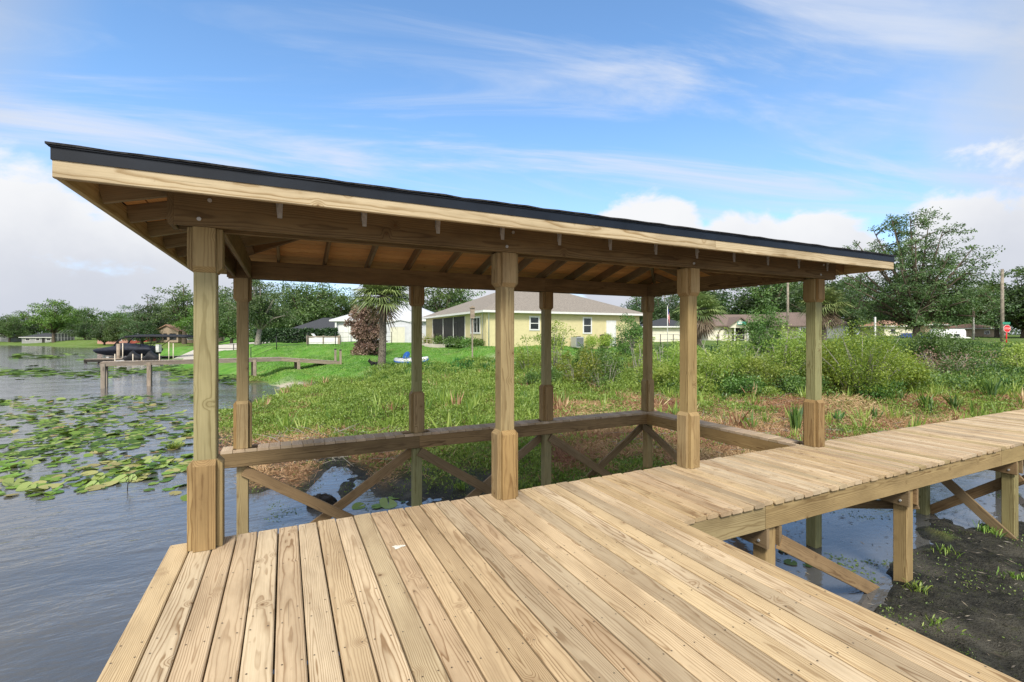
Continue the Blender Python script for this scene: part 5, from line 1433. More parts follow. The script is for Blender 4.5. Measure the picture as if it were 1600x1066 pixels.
mb = MB(); fr.prism(mb, [(-1.1, 1.46), (-.3, 1.46), (-.3, 1.52), (-.7, 1.58), (-1.1, 1.5)], 10.94, 11.66); mb.build('lid', M['blackp'], t)
for u in (10.99, 11.61):
    mb = MB(); c = fr(u - .03, -.42, .58); mb.tube([c, c + fr.x * .06], .12, 12, smooth=False); mb.build('wheel', M['blackp'], t)

# --- white house with metal roof, shed, grey-roofed house
fr = frame(523, 58, 0, 0)
t = thing('white_house', 'white house with pale metal hip roof behind the brown bush', 'house', fr(0, 0, .6))
walls(fr, 13.4, 12, 3.2, 'lavwall', t)
rf = hip(fr, 13.4, 12, 3.2, .5, .42, 'metalroof', t)
for (a, b) in ((.5, 1.7), (2.2, 3.4)):
    mb = MB(); fr.box(mb, (a, -.05, .5), (b, .02, 2.75)); mb.build('door', M['wpaint'], t)
for a in (.15, 1.85, 3.6, 4.6):
    mb = MB(); fr.box(mb, (a, -.32, .5), (a + .2, -.12, 3.19)); mb.build('porch_column', M['wpaint'], t)
window(fr, t, 'x', 5.3, 6.2, 1.3, 2.6, 1)
fr = frame(599, 50, 0, 4)
t = thing('garden_shed', 'white barn shaped shed with cream double door beside yellow house', 'shed', fr(1.8, 1, .6))
prof = [(0, .3), (3.6, .3), (3.6, 2.35), (3.2, 2.72), (1.8, 3.02), (.4, 2.72), (0, 2.35)]
mb = MB(); fr.prismy(mb, prof, 0, 3); mb.build('wall', M['lavwall'], t)
mb = MB(); fr.prismy(mb, [(-.1, 2.30), (.35, 2.76), (1.8, 3.07), (3.25, 2.76), (3.7, 2.30), (3.75, 2.36), (3.28, 2.84), (1.8, 3.15), (.32, 2.84), (-.15, 2.36)], -.12, 3.1); mb.build('roof', M['metalroof'], t)
for (a, b) in ((.75, 1.48), (1.5, 2.25)):
    mb = MB(); fr.box(mb, (a, -.05, .62), (b, .01, 2.35)); mb.build('door', M['gdoor'], t)
mb = MB()
for (a, b, z0, z1) in ((.65, .75, .6, 2.45), (2.25, 2.35, .6, 2.45), (.75, 2.25, 2.35, 2.45)): fr.box(mb, (a, -.06, z0), (b, .01, z1))
mb.build('door_frame', M['lavwall'], t)
fr = frame(456, 76, 0, -4)
t = thing('grey_roofed_house', 'low cream house with charcoal roof behind the hedge', 'house', fr(4, 0, .6))
walls(fr, 8.6, 7, 2.25, 'cream', t); hip(fr, 8.6, 7, 2.25, .5, .50, 'darkroof', t, .12)
window(fr, t, 'x', 1.5, 2.7, 1.2, 2.05, 0); window(fr, t, 'x', 5.5, 6.7, 1.2, 2.05, 0)
# low white panel wall with timber posts
fr = frame(479, 45.5, gz(500, 45.5), 2)
t = thing('low_panel_wall', 'low white panel wall with brown timber posts on the lawn', 'wall', fr(1.5, 0, 0))
mb = MB(); fr.box(mb, (.2, 0, .05), (3.0, .06, .66)); mb.build('panel', M['wpaint'], t)
for a in (0, 1.55, 3.0):
    mb = MB(); fr.box(mb, (a, -.06, -.2), (a + (.22 if a != 1.55 else .1), .14, .88)); mb.build('post', M['oldwood'], t)
mb = MB(); fr.box(mb, (.22, -.03, .70), (3.0, .1, .80)); mb.build('rail', M['oldwood'], t)
c = fr(1.2, .9, 0); t = thing('sun_lounger', 'pale sun lounger behind the low white panel wall', 'lounger', c)
mb = MB(); fr.box(mb, (.5, .6, .55), (1.7, 1.2, .68)); mb.build('seat', M['wpaint'], t)
mb = MB(); fr.prism(mb, [(.6, .68), (1.2, .68), (1.2, .74), (.6, .74)], .3, .5); fr.prismy(mb, [(.5, .68), (.56, .68), (.25, 1.05), (.18, 1.03)], .6, 1.2); mb.build('backrest', M['wpaint'], t)
for a in (.6, 1.6):
    for b in (.65, 1.12):
        mb = MB(); fr.box(mb, (a, b, -.1), (a + .05, b + .05, .55)); mb.build('leg', M['wpaint'], t)
# black wire fence across the lawn
pts = [P(392, 40.5, 0), P(432, 41.5, 0), P(481, 43, 0), P(524, 44.5, 0), P(575, 47, 0), P(612, 47.5, 0)]
t = thing('wire_fence', 'thin black wire fence with posts crossing the lawn', 'fence', (*pts[2].xy, gz(481, 43)))
tops = []
for p in pts:
    z = gz_xy(p.x, p.y)[0]; mb = MB(); mb.tube([(p.x, p.y, z - .2), (p.x, p.y, z + 1.15)], .035, 6); mb.build('post', M['blackm'], t); tops.append(Vector((p.x, p.y, z)))
for h in (.25, .7, 1.12):
    mb = MB(); mb.tube([q + Vector((0, 0, h)) for q in tops], .012, 4); mb.build('rail', M['blackm'], t)
# concrete boat ramp
mb = MB(); rp = [(262, 50.5), (300, 49.5), (345, 51), (425, 60), (420, 66), (360, 66), (310, 66)]
ps = []
for px, d in rp:
    z = gz(px, d); z = max(z, WATER - .25); p = P(px, d, 0); ps.append((p.x, p.y, z))
zs = {0: -1.42, 1: -1.40, 2: -.95, 3: .22, 4: .45, 5: .15, 6: -.45}
ps = [(p[0], p[1], zs[i] + .14) for i, p in enumerate(ps)]
k = len(ps); mb.add(ps + [(a, b, c - .5) for a, b, c in ps], [(0, 1, 2, 6), (2, 3, 4, 5), (2, 5, 6)] + [(i, k + i, k + (i + 1) % k, (i + 1) % k) for i in range(k)])
o = mb.build('boat_ramp', M['concrete']); tag(o, 'pale concrete boat ramp sloping into the lake', 'boat ramp')

# --- far shore houses
def simple_house(name, lb, px, d, ang, w, dp, h, wall, roof, sl=.4, gable=False, wins=(), doors=(), z=None, fascia='wpaint', ov=.5):
    z0 = gz(px, d) if z is None else z
    fr = frame(px, d, z0, ang); t = thing(name, lb, 'house', fr(w / 2, 0, 0))
    walls(fr, w, dp, h, wall, t); rf = hip(fr, w, dp, h, ov, sl, roof, t, .15, fascia, gable)
    for (a, b, z0_, z1_) in wins: window(fr, t, 'x', a, b, z0_, z1_, 0, .10)
    for (a, b) in doors:
        mb = MB(); fr.box(mb, (a, -.05, 0), (b, .02, 2.1)); mb.build('door', M['screen'], t)
    return fr, t, rf
simple_house('lake_cottage', 'low white cottage with grey roof at the far shore', 34, 146, 5, 8.5, 7, 1.8, 'greywall', 'darkroof', .30, wins=((1, 2.4, .8, 1.7), (4, 5.2, .8, 1.7), (7, 8.4, .8, 1.7)), doors=((5.8, 6.6),))
simple_house('lake_cottage', 'small white cottage at the far left shore', -12, 150, 0, 5.5, 6, 1.9, 'greywall', 'darkroof', .34, wins=((1, 2, .8, 1.7), (3.4, 4.4, .8, 1.7)))
fr = frame(85, 142, gz(95, 142), 0)
t = thing('pool_cage', 'white framed screened pool cage on the far shore', 'pool cage', fr(3, 0, 0))
mb = MB()
for a in np.linspace(0, 5.8, 7): fr.box(mb, (a, 0, 0), (a + .16, .16, 2.4)); fr.box(mb, (a, 0, 2.4), (a + .16, .16, 2.4)) if False else None
for a in np.linspace(0, 5.8, 7):
    mb.tube([fr(a + .08, .08, 2.4), fr(a + .08, 1.4, 3.3), fr(a + .08, 4.5, 3.3)], .08, 5)
fr.box(mb, (0, -.01, 2.3), (5.96, .15, 2.44)); fr.box(mb, (0, -.01, .9), (5.96, .13, 1.0)); mb.build('frame', M['wpaint'], t)
mb = MB(); fr.box(mb, (.05, .17, 0), (5.9, .2, 2.3)); mb.build('screen', plain('grey_screen', (.16, .17, .18), .7), t)
simple_house('pink_house', 'salmon pink house half hidden by dark trees on the far shore', 152, 128, 8, 7.5, 7, 2.0, 'pink', 'pinkroof' if False else 'tileroof', .38, True, wins=((1.2, 2.2, .7, 1.6), (4.6, 6.0, .7, 1.6)))
simple_house('red_house', 'small red house with pale roof between far shore trees', 203, 126, -6, 5, 5, 2.3, 'redwall', 'metalroof', .3, wins=((.8, 1.8, .8, 1.7), (3, 4, .8, 1.7)))
fr, t, rf = simple_house('tan_house', 'tan house with orange tile roof beside the first shelter post', 249, 112, 0, 10, 9, 2.7, 'tanwall', 'tileroof', .36, wins=((6.6, 8.8, .6, 2.2),), fascia='tanwall')
mb = MB(); fr.prismy(mb, [(.4, 0), (5.6, 0), (5.6, 2.65), (3.0, 3.9), (.4, 2.65)], -1.6, .5); mb.build('gable_wall', M['tanwall'], t)
mb = MB(); fr.prismy(mb, [(0, 2.55), (3.0, 4.0), (6.0, 2.55), (6.0, 2.75), (3.0, 4.22), (0, 2.75)], -2.0, 5); mb.build('roof', M['tileroof'], t)
for (a, b) in ((1.0, 1.8), (2.2, 3.0), (3.6, 5.2)):
    g = MB(); fr.box(g, (a, -1.66, .6), (b, -1.6, 2.1)); g.build('window', M['glass'], t)

# --- houses beyond the marsh on the other side
fr = frame(1106, 66, .5, 0)
t = thing('arched_house', 'cream house with arched niche and dark porch under a brown gable', 'house', fr(2.5, 0, 0))
walls(fr, 5.4, 7, 2.2, 'cream', t)
rf = hip(fr, 13.5, 7.5, 2.2, .5, .40, 'brownroof', t, .12, 'brownroof', True)
mb = MB(); fr.prismy(mb, [(2.55, 2.0), (5.6, 2.0), (5.6, 2.2), (4.1, 3.25), (2.55, 2.2)], -.9, 1); mb.build('gable_wall', M['tanwall'] if False else M['cream'], t)
mb = MB(); fr.prismy(mb, [(2.3, 2.05), (4.1, 3.35), (5.9, 2.05), (5.9, 2.22), (4.1, 3.55), (2.3, 2.22)], -1.2, 3.2); mb.build('roof', M['brownroof'], t)
arch = [(1.45, .1)] + [(2.2 - .75 * math.cos(math.pi * k / 12), 1.2 + .72 * math.sin(math.pi * k / 12)) for k in range(13)] + [(2.95, .1)]
inn = [(1.57, .1)] + [(2.2 - .63 * math.cos(math.pi * k / 12), 1.2 + .60 * math.sin(math.pi * k / 12)) for k in range(13)] + [(2.83, .1)]
mb = MB(); vs = [fr(a, -.04, z) for a, z in arch] + [fr(a, -.04, z) for a, z in inn]
vs += [fr(a, .02, z) for a, z in arch] + [fr(a, .02, z) for a, z in inn]; k = 15
fs = [(i, i+1, k+i+1, k+i) for i in range(14)] + [(i, i+1, 2*k+i+1, 2*k+i) for i in range(14)] + [(k+i, k+i+1, 3*k+i+1, 3*k+i) for i in range(14)]
mb.add(vs, fs); mb.build('arch_trim', M['brownroof'], t)
mb = MB(); fr.box(mb, (3.4, -.06, .1), (5.1, .02, 1.95)); mb.build('porch_opening', M['screen'], t)
for a in (3.3, 5.1):
    mb = MB(); fr.box(mb, (a, -.9, 0), (a + .14, -.76, 2.0)); mb.build('porch_post', M['wpaint'], t)
mb = MB(); fr.box(mb, (5.4, 1.2, 0), (13.3, 7, 2.2)); mb.build('wall', M['cream'], t)
mb = MB(); fr.box(mb, (3.55, -1.26, 2.42), (4.75, -1.22, 2.82)); sb = mb.build('gable_sign', plain('teal_sign', (.04, .30, .24), .5), t)
mb = MB(); fr.box(mb, (3.62, -1.275, 2.52), (4.2, -1.26, 2.72)); mb.build('sign_panel', M['wpaint'], sb)
simple_house('brown_gable_house', 'house with white gable end behind the shelter end palm', 1240, 68, 6, 8, 8, 2.2, 'wpaint', 'brownroof', .4, True, wins=((1, 2.2, .8, 1.8),), z=.8, fascia='brownroof')
simple_house('dark_roof_bungalow', 'cream bungalow with dark roof behind the flag pole', 1008, 62, -4, 6.3, 7, 2.0, 'cream', 'darkroof', .33, wins=((4.4, 5.3, .9, 1.7),), z=.5)
simple_house('tile_roof_house', 'low house with brown tile roof left of the giant tree trunk', 1382, 84, 0, 5.6, 6, 2.0, 'cream', 'tileroof', .36, wins=((1, 2, .8, 1.6),), z=1.0)
simple_house('tile_roof_house', 'low house with brown tile roof right of the giant tree trunk', 1446, 82, -3, 3.6, 6, 2.2, 'tanwall', 'tileroof', .36, wins=((1, 2, .8, 1.6),), z=1.0)
simple_house('tile_roof_house', 'dark brown hut with tile roof behind the white mottled pole', 1520, 78, 4, 4.2, 5, 1.7, 'tanwall', 'tileroof', .30, wins=((2, 3, .8, 1.4),), z=.8)
simple_house('tile_roof_house', 'small tile roofed house seen past the giant tree trunk', 1418, 88, 0, 2.8, 5, 2.0, 'cream', 'tileroof', .36, wins=((.6, 1.6, .8, 1.6),), z=1.1)
# ------------------------------------------------------------------ poles, flag, signs, vehicles beyond the marsh
M['polewood'] = plain('grey_utility_pole_wood', (.33, .29, .24), .9, .1, 0, .25, 5, .2)
def upole(lb, px, d, z0, ztop, r, arm=True):
    c = P(px, d, z0); t = thing('utility_pole', lb, 'utility pole', c, 'wooden utility poles')
    mb = MB(); mb.tube([c + Vector((0,0,-.5)), Vector((c.x, c.y, ztop))], [r * 1.15, r * .8], 10); mb.build('pole', M['polewood'], t)
    mb = MB(); q = Vector((c.x, c.y, ztop - .45)); mb.tube([q + W(-.25, -.2), q + W(-.25, -.2) + Vector((0,0,.7))], .16, 10); mb.build('transformer', M['galv'], t) if arm else None
    for k in (-1, 1):
        mb = MB(); mb.tube([Vector((c.x, c.y, ztop - .3 * (2 + k))), Vector((c.x, c.y, ztop - .3 * (2 + k))) + W(.22 * k, -.05)], .03, 6); mb.build('insulator', M['blackp'], t)
upole('grey wooden utility pole rising between shelter posts', 1231, 62, .8, 9.6, .15, False)
upole('tall grey utility pole near the stop sign', 1566, 50, .6, 8.5, .16, False)
M['mottled'] = plain('white_mottled_paint', (.72, .71, .68), .8, .2, 0, .4, 5, .2, (.16, .15, .14))
c = P(1521, 55, .8); mb = MB(); mb.tube([c + Vector((0,0,-.4)), c + Vector((.02, 0, 2)), c + Vector((-.02, .02, 4.4))], [.12, .10, .07], 9); o = mb.build('mottled_pole', M['mottled']); tag(o, 'slim white mottled pole in front of the tile roofed hut', 'pole')
c = P(1368, 44, .4); mb = MB(); fr = frame(1368, 44, .3, 0); fr.box(mb, (-.06, 0, 0), (.06, .12, 2.9)); o = mb.build('white_post', M['wpaint']); tag(o, 'plain white square post above the big olive bush', 'post')
# flag hanging limp from a pole
c = P(1043, 54, gz(1043, 54)); t = thing('flag_pole', 'white flag pole behind the corner post', 'flag pole', c)
mb = MB(); mb.tube([c + Vector((0,0,-.3)), c + Vector((0,0,4.3))], [.05, .035], 8); mb.build('pole', M['wpaint'], t)
mb = MB(); q = c + Vector((0,0,4.35)); mb.tube([q - Vector((0,0,.06)), q, q + Vector((0,0,.06))], [.03, .07, .02], 8); mb.build('finial', M['galv'], t)
m, nt, out = new_mat('striped_flag_cloth'); n = N(nt)
gc = n('ShaderNodeAttribute', attribute_name='gc').outputs['Vector']; gx, gy, gq = n('ShaderNodeSeparateXYZ', ins={0: gc}).outputs
st = n.math('GREATER_THAN', n.math('FRACT', n.math('MULTIPLY', gy, 6.5)), .5)
col = n.mix(st, (.60, .03, .05), (.78, .77, .76)); cant = n.math('MULTIPLY', n.math('LESS_THAN', gx, .4), n.math('GREATER_THAN', gy, .46))
col = n.mix(cant, col, (.03, .06, .28)); nt.links.new(n.bsdf(col, .8, .1), out.inputs[0]); M['flag'] = m
mb = MB(); nx, nz_ = 14, 16; vs = []; gs = []; fs = []
for j in range(nz_ + 1):
    for i in range(nx + 1):
        u_, v_ = i / nx, j / nz_
        w_ = .20 * (u_ ** .8) ; fold = .09 * math.sin(u_ * 15 + v_ * 1.5) * (.3 + u_)
        p = c + W(.05 + w_, fold) + Vector((0, 0, 4.15 - 1.15 * (1 - v_) - .95 * u_))
        vs.append(p); gs.append((u_, v_, 0))
for j in range(nz_):
    for i in range(nx):
        a = j * (nx + 1) + i; fs.append((a, a + 1, a + nx + 2, a + nx + 1))
mb.add(vs, fs, gs, smooth=True); o = mb.build('flag', M['flag'], recalc=False); tag(o, 'striped red, white and blue flag hanging limp on its pole', 'flag')
# stop sign
c = P(1573, 47, .6); fr = frame(1573, 47, .6, 0)
t = thing('stop_sign', 'red octagonal stop sign on a red post beside the tall utility pole', 'stop sign', c)
M['signred'] = plain('red_sign_face', (.62, .03, .035), .45, .3, 0, .05, 5)
mb = MB(); mb.tube([fr(0, .03, -.5), fr(0, .03, 1.75)], .055, 8); mb.build('post', M['signred'], t)
oc = [(.36 * math.cos(math.pi / 8 + k * math.pi / 4), 1.55 + .36 * math.sin(math.pi / 8 + k * math.pi / 4)) for k in range(8)]
mb = MB(); fr.prismy(mb, [(a * 1.1, 1.55 + (b - 1.55) * 1.1) for a, b in oc], -.045, -.035); pl = mb.build('sign_rim', M['wpaint'], t)
mb = MB(); fr.prismy(mb, oc, -.052, -.046); fc = mb.build('sign_face', M['signred'], t)
cu = bpy.data.curves.new('stop_text', 'FONT'); cu.body = 'STOP'; cu.size = .26; cu.align_x = 'CENTER'; cu.align_y = 'CENTER'; cu.extrude = .002
to = bpy.data.objects.new('tmp', cu); COL.objects.link(to); bpy.context.view_layer.update()
me = bpy.data.meshes.new_from_object(to.evaluated_get(bpy.context.evaluated_depsgraph_get())); bpy.data.objects.remove(to)
me.materials.clear(); me.materials.append(M['wpaint'])
o = bpy.data.objects.new('lettering', me); COL.objects.link(o); o.parent = fc
o.location = fr(0, -.056, 1.55) - t.location; o.rotation_euler = (R(90), 0, -YAW)
mb = MB(); fr.prismy(mb, [(-.42, 1.98), (.32, 1.98), (.32, 2.2), (-.42, 2.2)], -.03, 0); mb.build('street_plate', plain('green_plate', (.05, .30, .2), .5), t)
# vehicles
def car(lb, px, d, z, L, ang, mat, van=False, grp='vehicles parked beyond the marsh'):
    fr = frame(px, d, z, ang); t = thing('parked_van' if van else 'parked_car', lb, 'van' if van else 'car', fr(L / 2, .9, 0), grp)
    hgt = 2.0 if van else 1.45
    if van: prof = [(0, .35), (L, .35), (L, 1.0), (L * .93, 1.1), (L * .80, hgt), (L * .03, hgt), (0, 1.7)]
    else: prof = [(0, .35), (L, .35), (L, .75), (L * .93, .88), (L * .72, .95), (L * .60, hgt), (L * .22, hgt), (L * .08, .98), (0, .92)]
    rings = []
    mb = MB(); k = len(prof); vs = []
    for (yy, ins) in ((0, .10), (.12, 0), (1.62, 0), (1.74, .10)):
        for a, b in prof: vs.append(fr(a + (ins if a < L / 2 else -ins) * (.4), yy, b - (ins * .4 if b > .9 else 0)))
    fs = [tuple(range(k)), tuple(range(4*k-1, 3*k-1, -1))]
    for j in range(3): fs += [(j*k+i, (j+1)*k+i, (j+1)*k+(i+1) % k, j*k+(i+1) % k) for i in range(k)]
    mb.add(vs, fs); mb.build('body', M[mat], t)
    zs = (1.05, 1.75) if van else (.98, 1.36)
    segs = ((.1, .36), (.4, .6), (.63, .82)) if van else ((.2, .40), (.43, .62))
    for a, b in segs:
        mb = MB(); fr.prismy(mb, [(L*a, zs[0]), (L*b, zs[0]), (L*(b-.02), zs[1]), (L*(a+.01), zs[1])], -.012, .02); mb.build('side_window', M['glass'], t)
    for a in (.18, .80):
        for yy in (-.02, 1.56):
            mb = MB(); mb.tube([fr(L*a, yy, .33), fr(L*a, yy + .2, .33)], .33, 16, smooth=False); w_ = mb.build('wheel', M['blackp'], t)
            mb = MB(); mb.tube([fr(L*a, yy - .012, .33), fr(L*a, yy, .33)], .19, 12, smooth=False); mb.build('rim', M['galv'], w_)
M['carwhite'] = plain('white_car_paint', (.78, .79, .80), .25, .5, 0, .03, 2); M['cargrey'] = plain('silver_car_paint', (.42, .44, .46), .25, .5, .3, .03, 2)
M['carblue'] = plain('blue_car_paint', (.05, .09, .38), .25, .5, 0, .05, 2)
car('white van behind the weeds left of the mottled pole', 1500, 72, .35, 4.6, 160, 'carwhite', True)
car('white car parked right of the tile roofed house', 1470, 70, .3, 4.3, -4, 'carwhite')
car('dark blue car parked below the giant tree trunk', 1418, 66, .3, 3.9, 6, 'carblue')
# low gray fence below the arched house
t = thing('field_fence', 'thin grey wire fence in front of the arched house', 'fence', P(1120, 50, gz(1120, 50)))
tp = []
for px in (1012, 1032, 1052, 1090, 1121, 1150, 1175):
    p = P(px, 50, gz(px, 50)); mb = MB(); mb.tube([p - Vector((0,0,.2)), p + Vector((0,0,1.15))], .04, 6); mb.build('post', M['blackm'], t); tp.append(p)
for h in (.6, 1.1):
    mb = MB(); mb.tube([q + Vector((0,0,h)) for q in tp], .025, 5); mb.build('rail', M['galv'], t)

# ------------------------------------------------------------------ lawn: birdhouse post, pedal boat, dog
c = P(738, 31, gz(738, 31)); t = thing('birdhouse_post', 'tall thin weathered post with a slim box on top, on the lawn', 'post', c); fr = frame(738, 31, c.z, 10)
mb = MB(); fr.box(mb, (-.045, -.045, -.3), (.045, .045, 3.5)); mb.build('post', M['oldwood'], t)
mb = MB(); fr.box(mb, (-.14, -.13, 2.95), (.14, .05, 3.62)); bx_ = mb.build('box', M['oldwood'], t)
mb = MB(); fr.prismy(mb, [(-.19, 3.62), (.19, 3.62), (.19, 3.66), (0, 3.78), (-.19, 3.66)], -.2, .1); mb.build('roof', M['oldwood'], bx_)
# pedal boat
pz = gz(642, 29.2) + .03; fr = frame(614, 29.5, pz, 8)
M['boatwhite'] = plain('white_plastic_hull', (.80, .81, .83), .35, .4, 0, .05, 4); M['boatblue'] = plain('blue_plastic', (.03, .17, .62), .4, .4, 0, .06, 4)
t = thing('pedal_boat', 'white and blue pedal boat beached on the lawn by the palm', 'pedal boat', fr(1.05, .6, 0))
def lring(x, w, z0, z1, rnd_=.5):
    pts = []
    for k in range(16):
        a = 2 * math.pi * k / 16; ca_, sa_ = math.cos(a), math.sin(a)
        pts.append(fr(x, .62 + w * math.copysign(abs(ca_) ** rnd_, ca_), (z0 + z1) / 2 + (z1 - z0) / 2 * math.copysign(abs(sa_) ** rnd_, sa_)))
    return pts
mb = MB(); mb.loft([lring(0, .18, .26, .40), lring(.1, .46, .12, .44), lring(.4, .60, .04, .44), lring(1.1, .66, .02, .42), lring(1.75, .62, .04, .46), lring(2.05, .5, .14, .50), lring(2.15, .25, .28, .50)]); hull = mb.build('hull', M['boatwhite'], t)
mb = MB(); mb.loft([lring(-.01, .20, .22, .30), lring(.1, .49, .16, .28), lring(.4, .63, .12, .25), lring(1.1, .69, .10, .24), lring(1.75, .65, .12, .26), lring(2.06, .53, .20, .33), lring(2.17, .27, .30, .38)]); mb.build('bumper', M['boatblue'], t)
for yy in (.32, .92):
    mb = MB(); 
    rr_ = []
    for k in range(8):
        f = k / 7; w_ = .25 * math.sqrt(max(.02, 1 - (f * .98) ** 3)); ce = fr(.75 + .08 * f, yy, .40 + .42 * f)
        rr_.append([ce + fr.x * (w_ * .8 * math.cos(2*math.pi*q/14)) + fr.y * (w_ * math.sin(2*math.pi*q/14)) for q in range(14)])
    mb.loft(rr_); mb.build('seat', M['boatblue'], t)
mb = MB(); fr.box(mb, (.25, .25, .42), (.55, .95, .445)); mb.build('foot_well', M['blackp'], t)
mb = MB(); fr.box(mb, (1.35, .3, .43), (1.85, .94, .455)); mb.build('storage_well', M['blackp'], t)
mb = MB(); mb.tube([fr(.45, .62, .4), fr(.5, .62, .62), fr(.62, .62, .64)], .018, 6); mb.build('tiller', M['blackm'], t)
# small black dog standing on the lawn
dz_ = gz(583, 29.3); fr = frame(583, 29.3, dz_, 25)
M['dogfur'] = plain('black_dog_coat', (.018, .016, .016), .6, .3, 0, .3, 20)
J = {'hip': ((.20, 0, .30), .075), 'loin': ((.08, 0, .31), .085), 'chest': ((-.08, 0, .30), .105), 'neck': ((-.17, 0, .38), .075), 'head': ((-.24, 0, .455), .085), 'muz': ((-.315, 0, .43), .05),
     'earL': ((-.22, .065, .53), .024), 'earL2': ((-.22, .085, .60), .010), 'earR': ((-.22, -.065, .53), .024), 'earR2': ((-.22, -.085, .60), .010), 'tail': ((.27, 0, .34), .022), 'tail2': ((.30, 0, .40), .012)}
E = [('hip', 'loin'), ('loin', 'chest'), ('chest', 'neck'), ('neck', 'head'), ('head', 'muz'), ('head', 'earL'), ('earL', 'earL2'), ('head', 'earR'), ('earR', 'earR2'), ('hip', 'tail'), ('tail', 'tail2')]
for s_, n1 in ((.075, 'L'), (-.075, 'R')):
    J['fs' + n1] = ((-.10, s_, .22), .045); J['fk' + n1] = ((-.09, s_ * 1.05, .11), .027); J['fp' + n1] = ((-.10, s_ * 1.05, .018), .024); J['ft' + n1] = ((-.135, s_ * 1.05, .016), .02)
    E += [('chest', 'fs' + n1), ('fs' + n1, 'fk' + n1), ('fk' + n1, 'fp' + n1), ('fp' + n1, 'ft' + n1)]
    J['hk' + n1] = ((.15, s_, .20), .045); J['hh' + n1] = ((.235, s_ * 1.05, .11), .025); J['hp' + n1] = ((.205, s_ * 1.05, .018), .023); J['hto' + n1] = ((.17, s_ * 1.05, .016), .02)
    E += [('hip', 'hk' + n1), ('hk' + n1, 'hh' + n1), ('hh' + n1, 'hp' + n1), ('hp' + n1, 'hto' + n1)]
keys = list(J); cdog = fr(0, 0, 0)
me = bpy.data.meshes.new('dog'); me.from_pydata([tuple(fr(*J[k][0]) - cdog) for k in keys], [(keys.index(a), keys.index(b)) for a, b in E], [])
dog = bpy.data.objects.new('dog', me); COL.objects.link(dog); dog.location = cdog
sk = dog.modifiers.new('skin', 'SKIN'); sb_ = dog.modifiers.new('sub', 'SUBSURF'); sb_.levels = 2; sb_.render_levels = 2
for i, k in enumerate(keys):
    v = me.skin_vertices[0].data[i]; v.radius = (J[k][1],) * 2; v.use_root = (k == 'hip')
me.materials.append(M['dogfur'])
dg = bpy.context.evaluated_depsgraph_get(); m2 = bpy.data.meshes.new_from_object(dog.evaluated_get(dg)); dog.modifiers.clear(); dog.data = m2
if not m2.materials: m2.materials.append(M['dogfur'])
m2.polygons.foreach_set('use_smooth', np.ones(len(m2.polygons), bool))
tag(dog, 'small black dog with pointed ears standing by the palm trunk', 'dog')

# ------------------------------------------------------------------ weathered pier of the next garden
A_p, B_p, C_p = P(157, 25.8, .02), P(440, 31.0, .02), P(533, 33.1, gz(533, 33.1) + .16)
t = thing('weathered_pier', 'grey weathered narrow pier running from the lawn into the lake', 'pier', (*A_p.xy, 0))
dirp = (B_p - A_p).normalized(); sd = Vector((-dirp.y, dirp.x, 0)); pw = 1.15
def pier_run(a, b):
    mb = MB(); L = (b - a).length; dd_ = (b - a).normalized(); s = .07
    while s < L:
        q = a + dd_ * s; mb.board(q - sd * .0, q + sd * pw, .138, .036, r=random.random()); s += .146
    mb.build('deck_boards', M['oldwood'], t)
    for o_ in (.03, pw - .03):
        mb = MB(); mb.board(a + sd * o_ - Vector((0,0,.12)), b + sd * o_ - Vector((0,0,.12)), .04, .2); mb.build('stringer', M['oldwood'], t)
pier_run(A_p, B_p); pier_run(B_p, C_p)
mb = MB(); mb.board(A_p - Vector((0,0,.12)) - dirp*.02, A_p + sd * pw - Vector((0,0,.12)) - dirp*.02, .04, .2); mb.build('stringer', M['oldwood'], t)
for px, d in ((161, 25.86), (233, 27.1), (398, 30.2), (467, 31.6)):
    for o_ in (.07, pw - .07):
        q = P(px, d, 0) ; q = A_p + dirp * ((q - A_p).dot(dirp)) + sd * o_
        zt_ = -.05 if px < 450 else -.12
        mb = MB(); mb.board((q.x, q.y, min(gz_xy(q.x, q.y)[0], WATER) - .4), (q.x, q.y, zt_), .19, .19, up=(0, 1, 0)); mb.build('support_post', M['oldwood'], t)
    q = P(px, d, 0); q = A_p + dirp * ((q - A_p).dot(dirp))
    mb = MB(); mb.board(q + sd * -.05 + Vector((0,0,-.33)), q + sd * (pw + .05) + Vector((0,0,-.33)), .05, .2); mb.build('cross_beam', M['oldwood'], t)
for px, d in ((524, 33.6), (532, 33.0)):
    q = P(px, d, gz(px, d)); mb = MB(); mb.board((q.x, q.y, q.z - .4), (q.x, q.y, q.z + .98), .14, .14, up=(0, 1, 0)); ps_ = mb.build('gate_post', M['oldwood'], t)
    mb = MB(); mb.tube([q + Vector((0,0,.98)), q + Vector((0,0,1.05))], [.1, .07], 8); mb.build('post_cap', M['blackp'], ps_)

# ------------------------------------------------------------------ next dock with boat on a lift and two covered watercraft
M['navy'] = plain('navy_boat_cover', (.020, .026, .045), .65, .3, 0, .3, 3, .2); M['navy2'] = plain('black_boat_cover', (.018, .02, .026), .65, .3, 0, .3, 5, .2)
fr = frame(131, 49, 0, 6)
t = thing('boat_dock', 'dark low boat dock with white piles around the covered boat', 'dock', fr(4, 0, WATER))
def dpl(x0, x1, y0, y1, z):
    mb = MB(); x = x0 + .1
    while x < x1: mb.board(fr(x, y0, z), fr(x, y1, z), .18, .04); x += .19
    mb.build('deck_boards', M['oldwood'], t)
    mb = MB(); fr.box(mb, (x0, y0 - .03, z - .28), (x1, y0 + .02, z - .024)); mb.build('rim_joist', M['blackp'] if False else M['darkjoist'], t)
M['darkjoist'] = plain('wet_dark_timber', (.05, .045, .04), .8, .2, 0, .3, 4)
dpl(0, 3.6, 0, 2.0, -1.02); dpl(3.6, 8.2, 5.2, 6.4, -.98); dpl(8.2, 13.0, 4.6, 6.0, -.85)
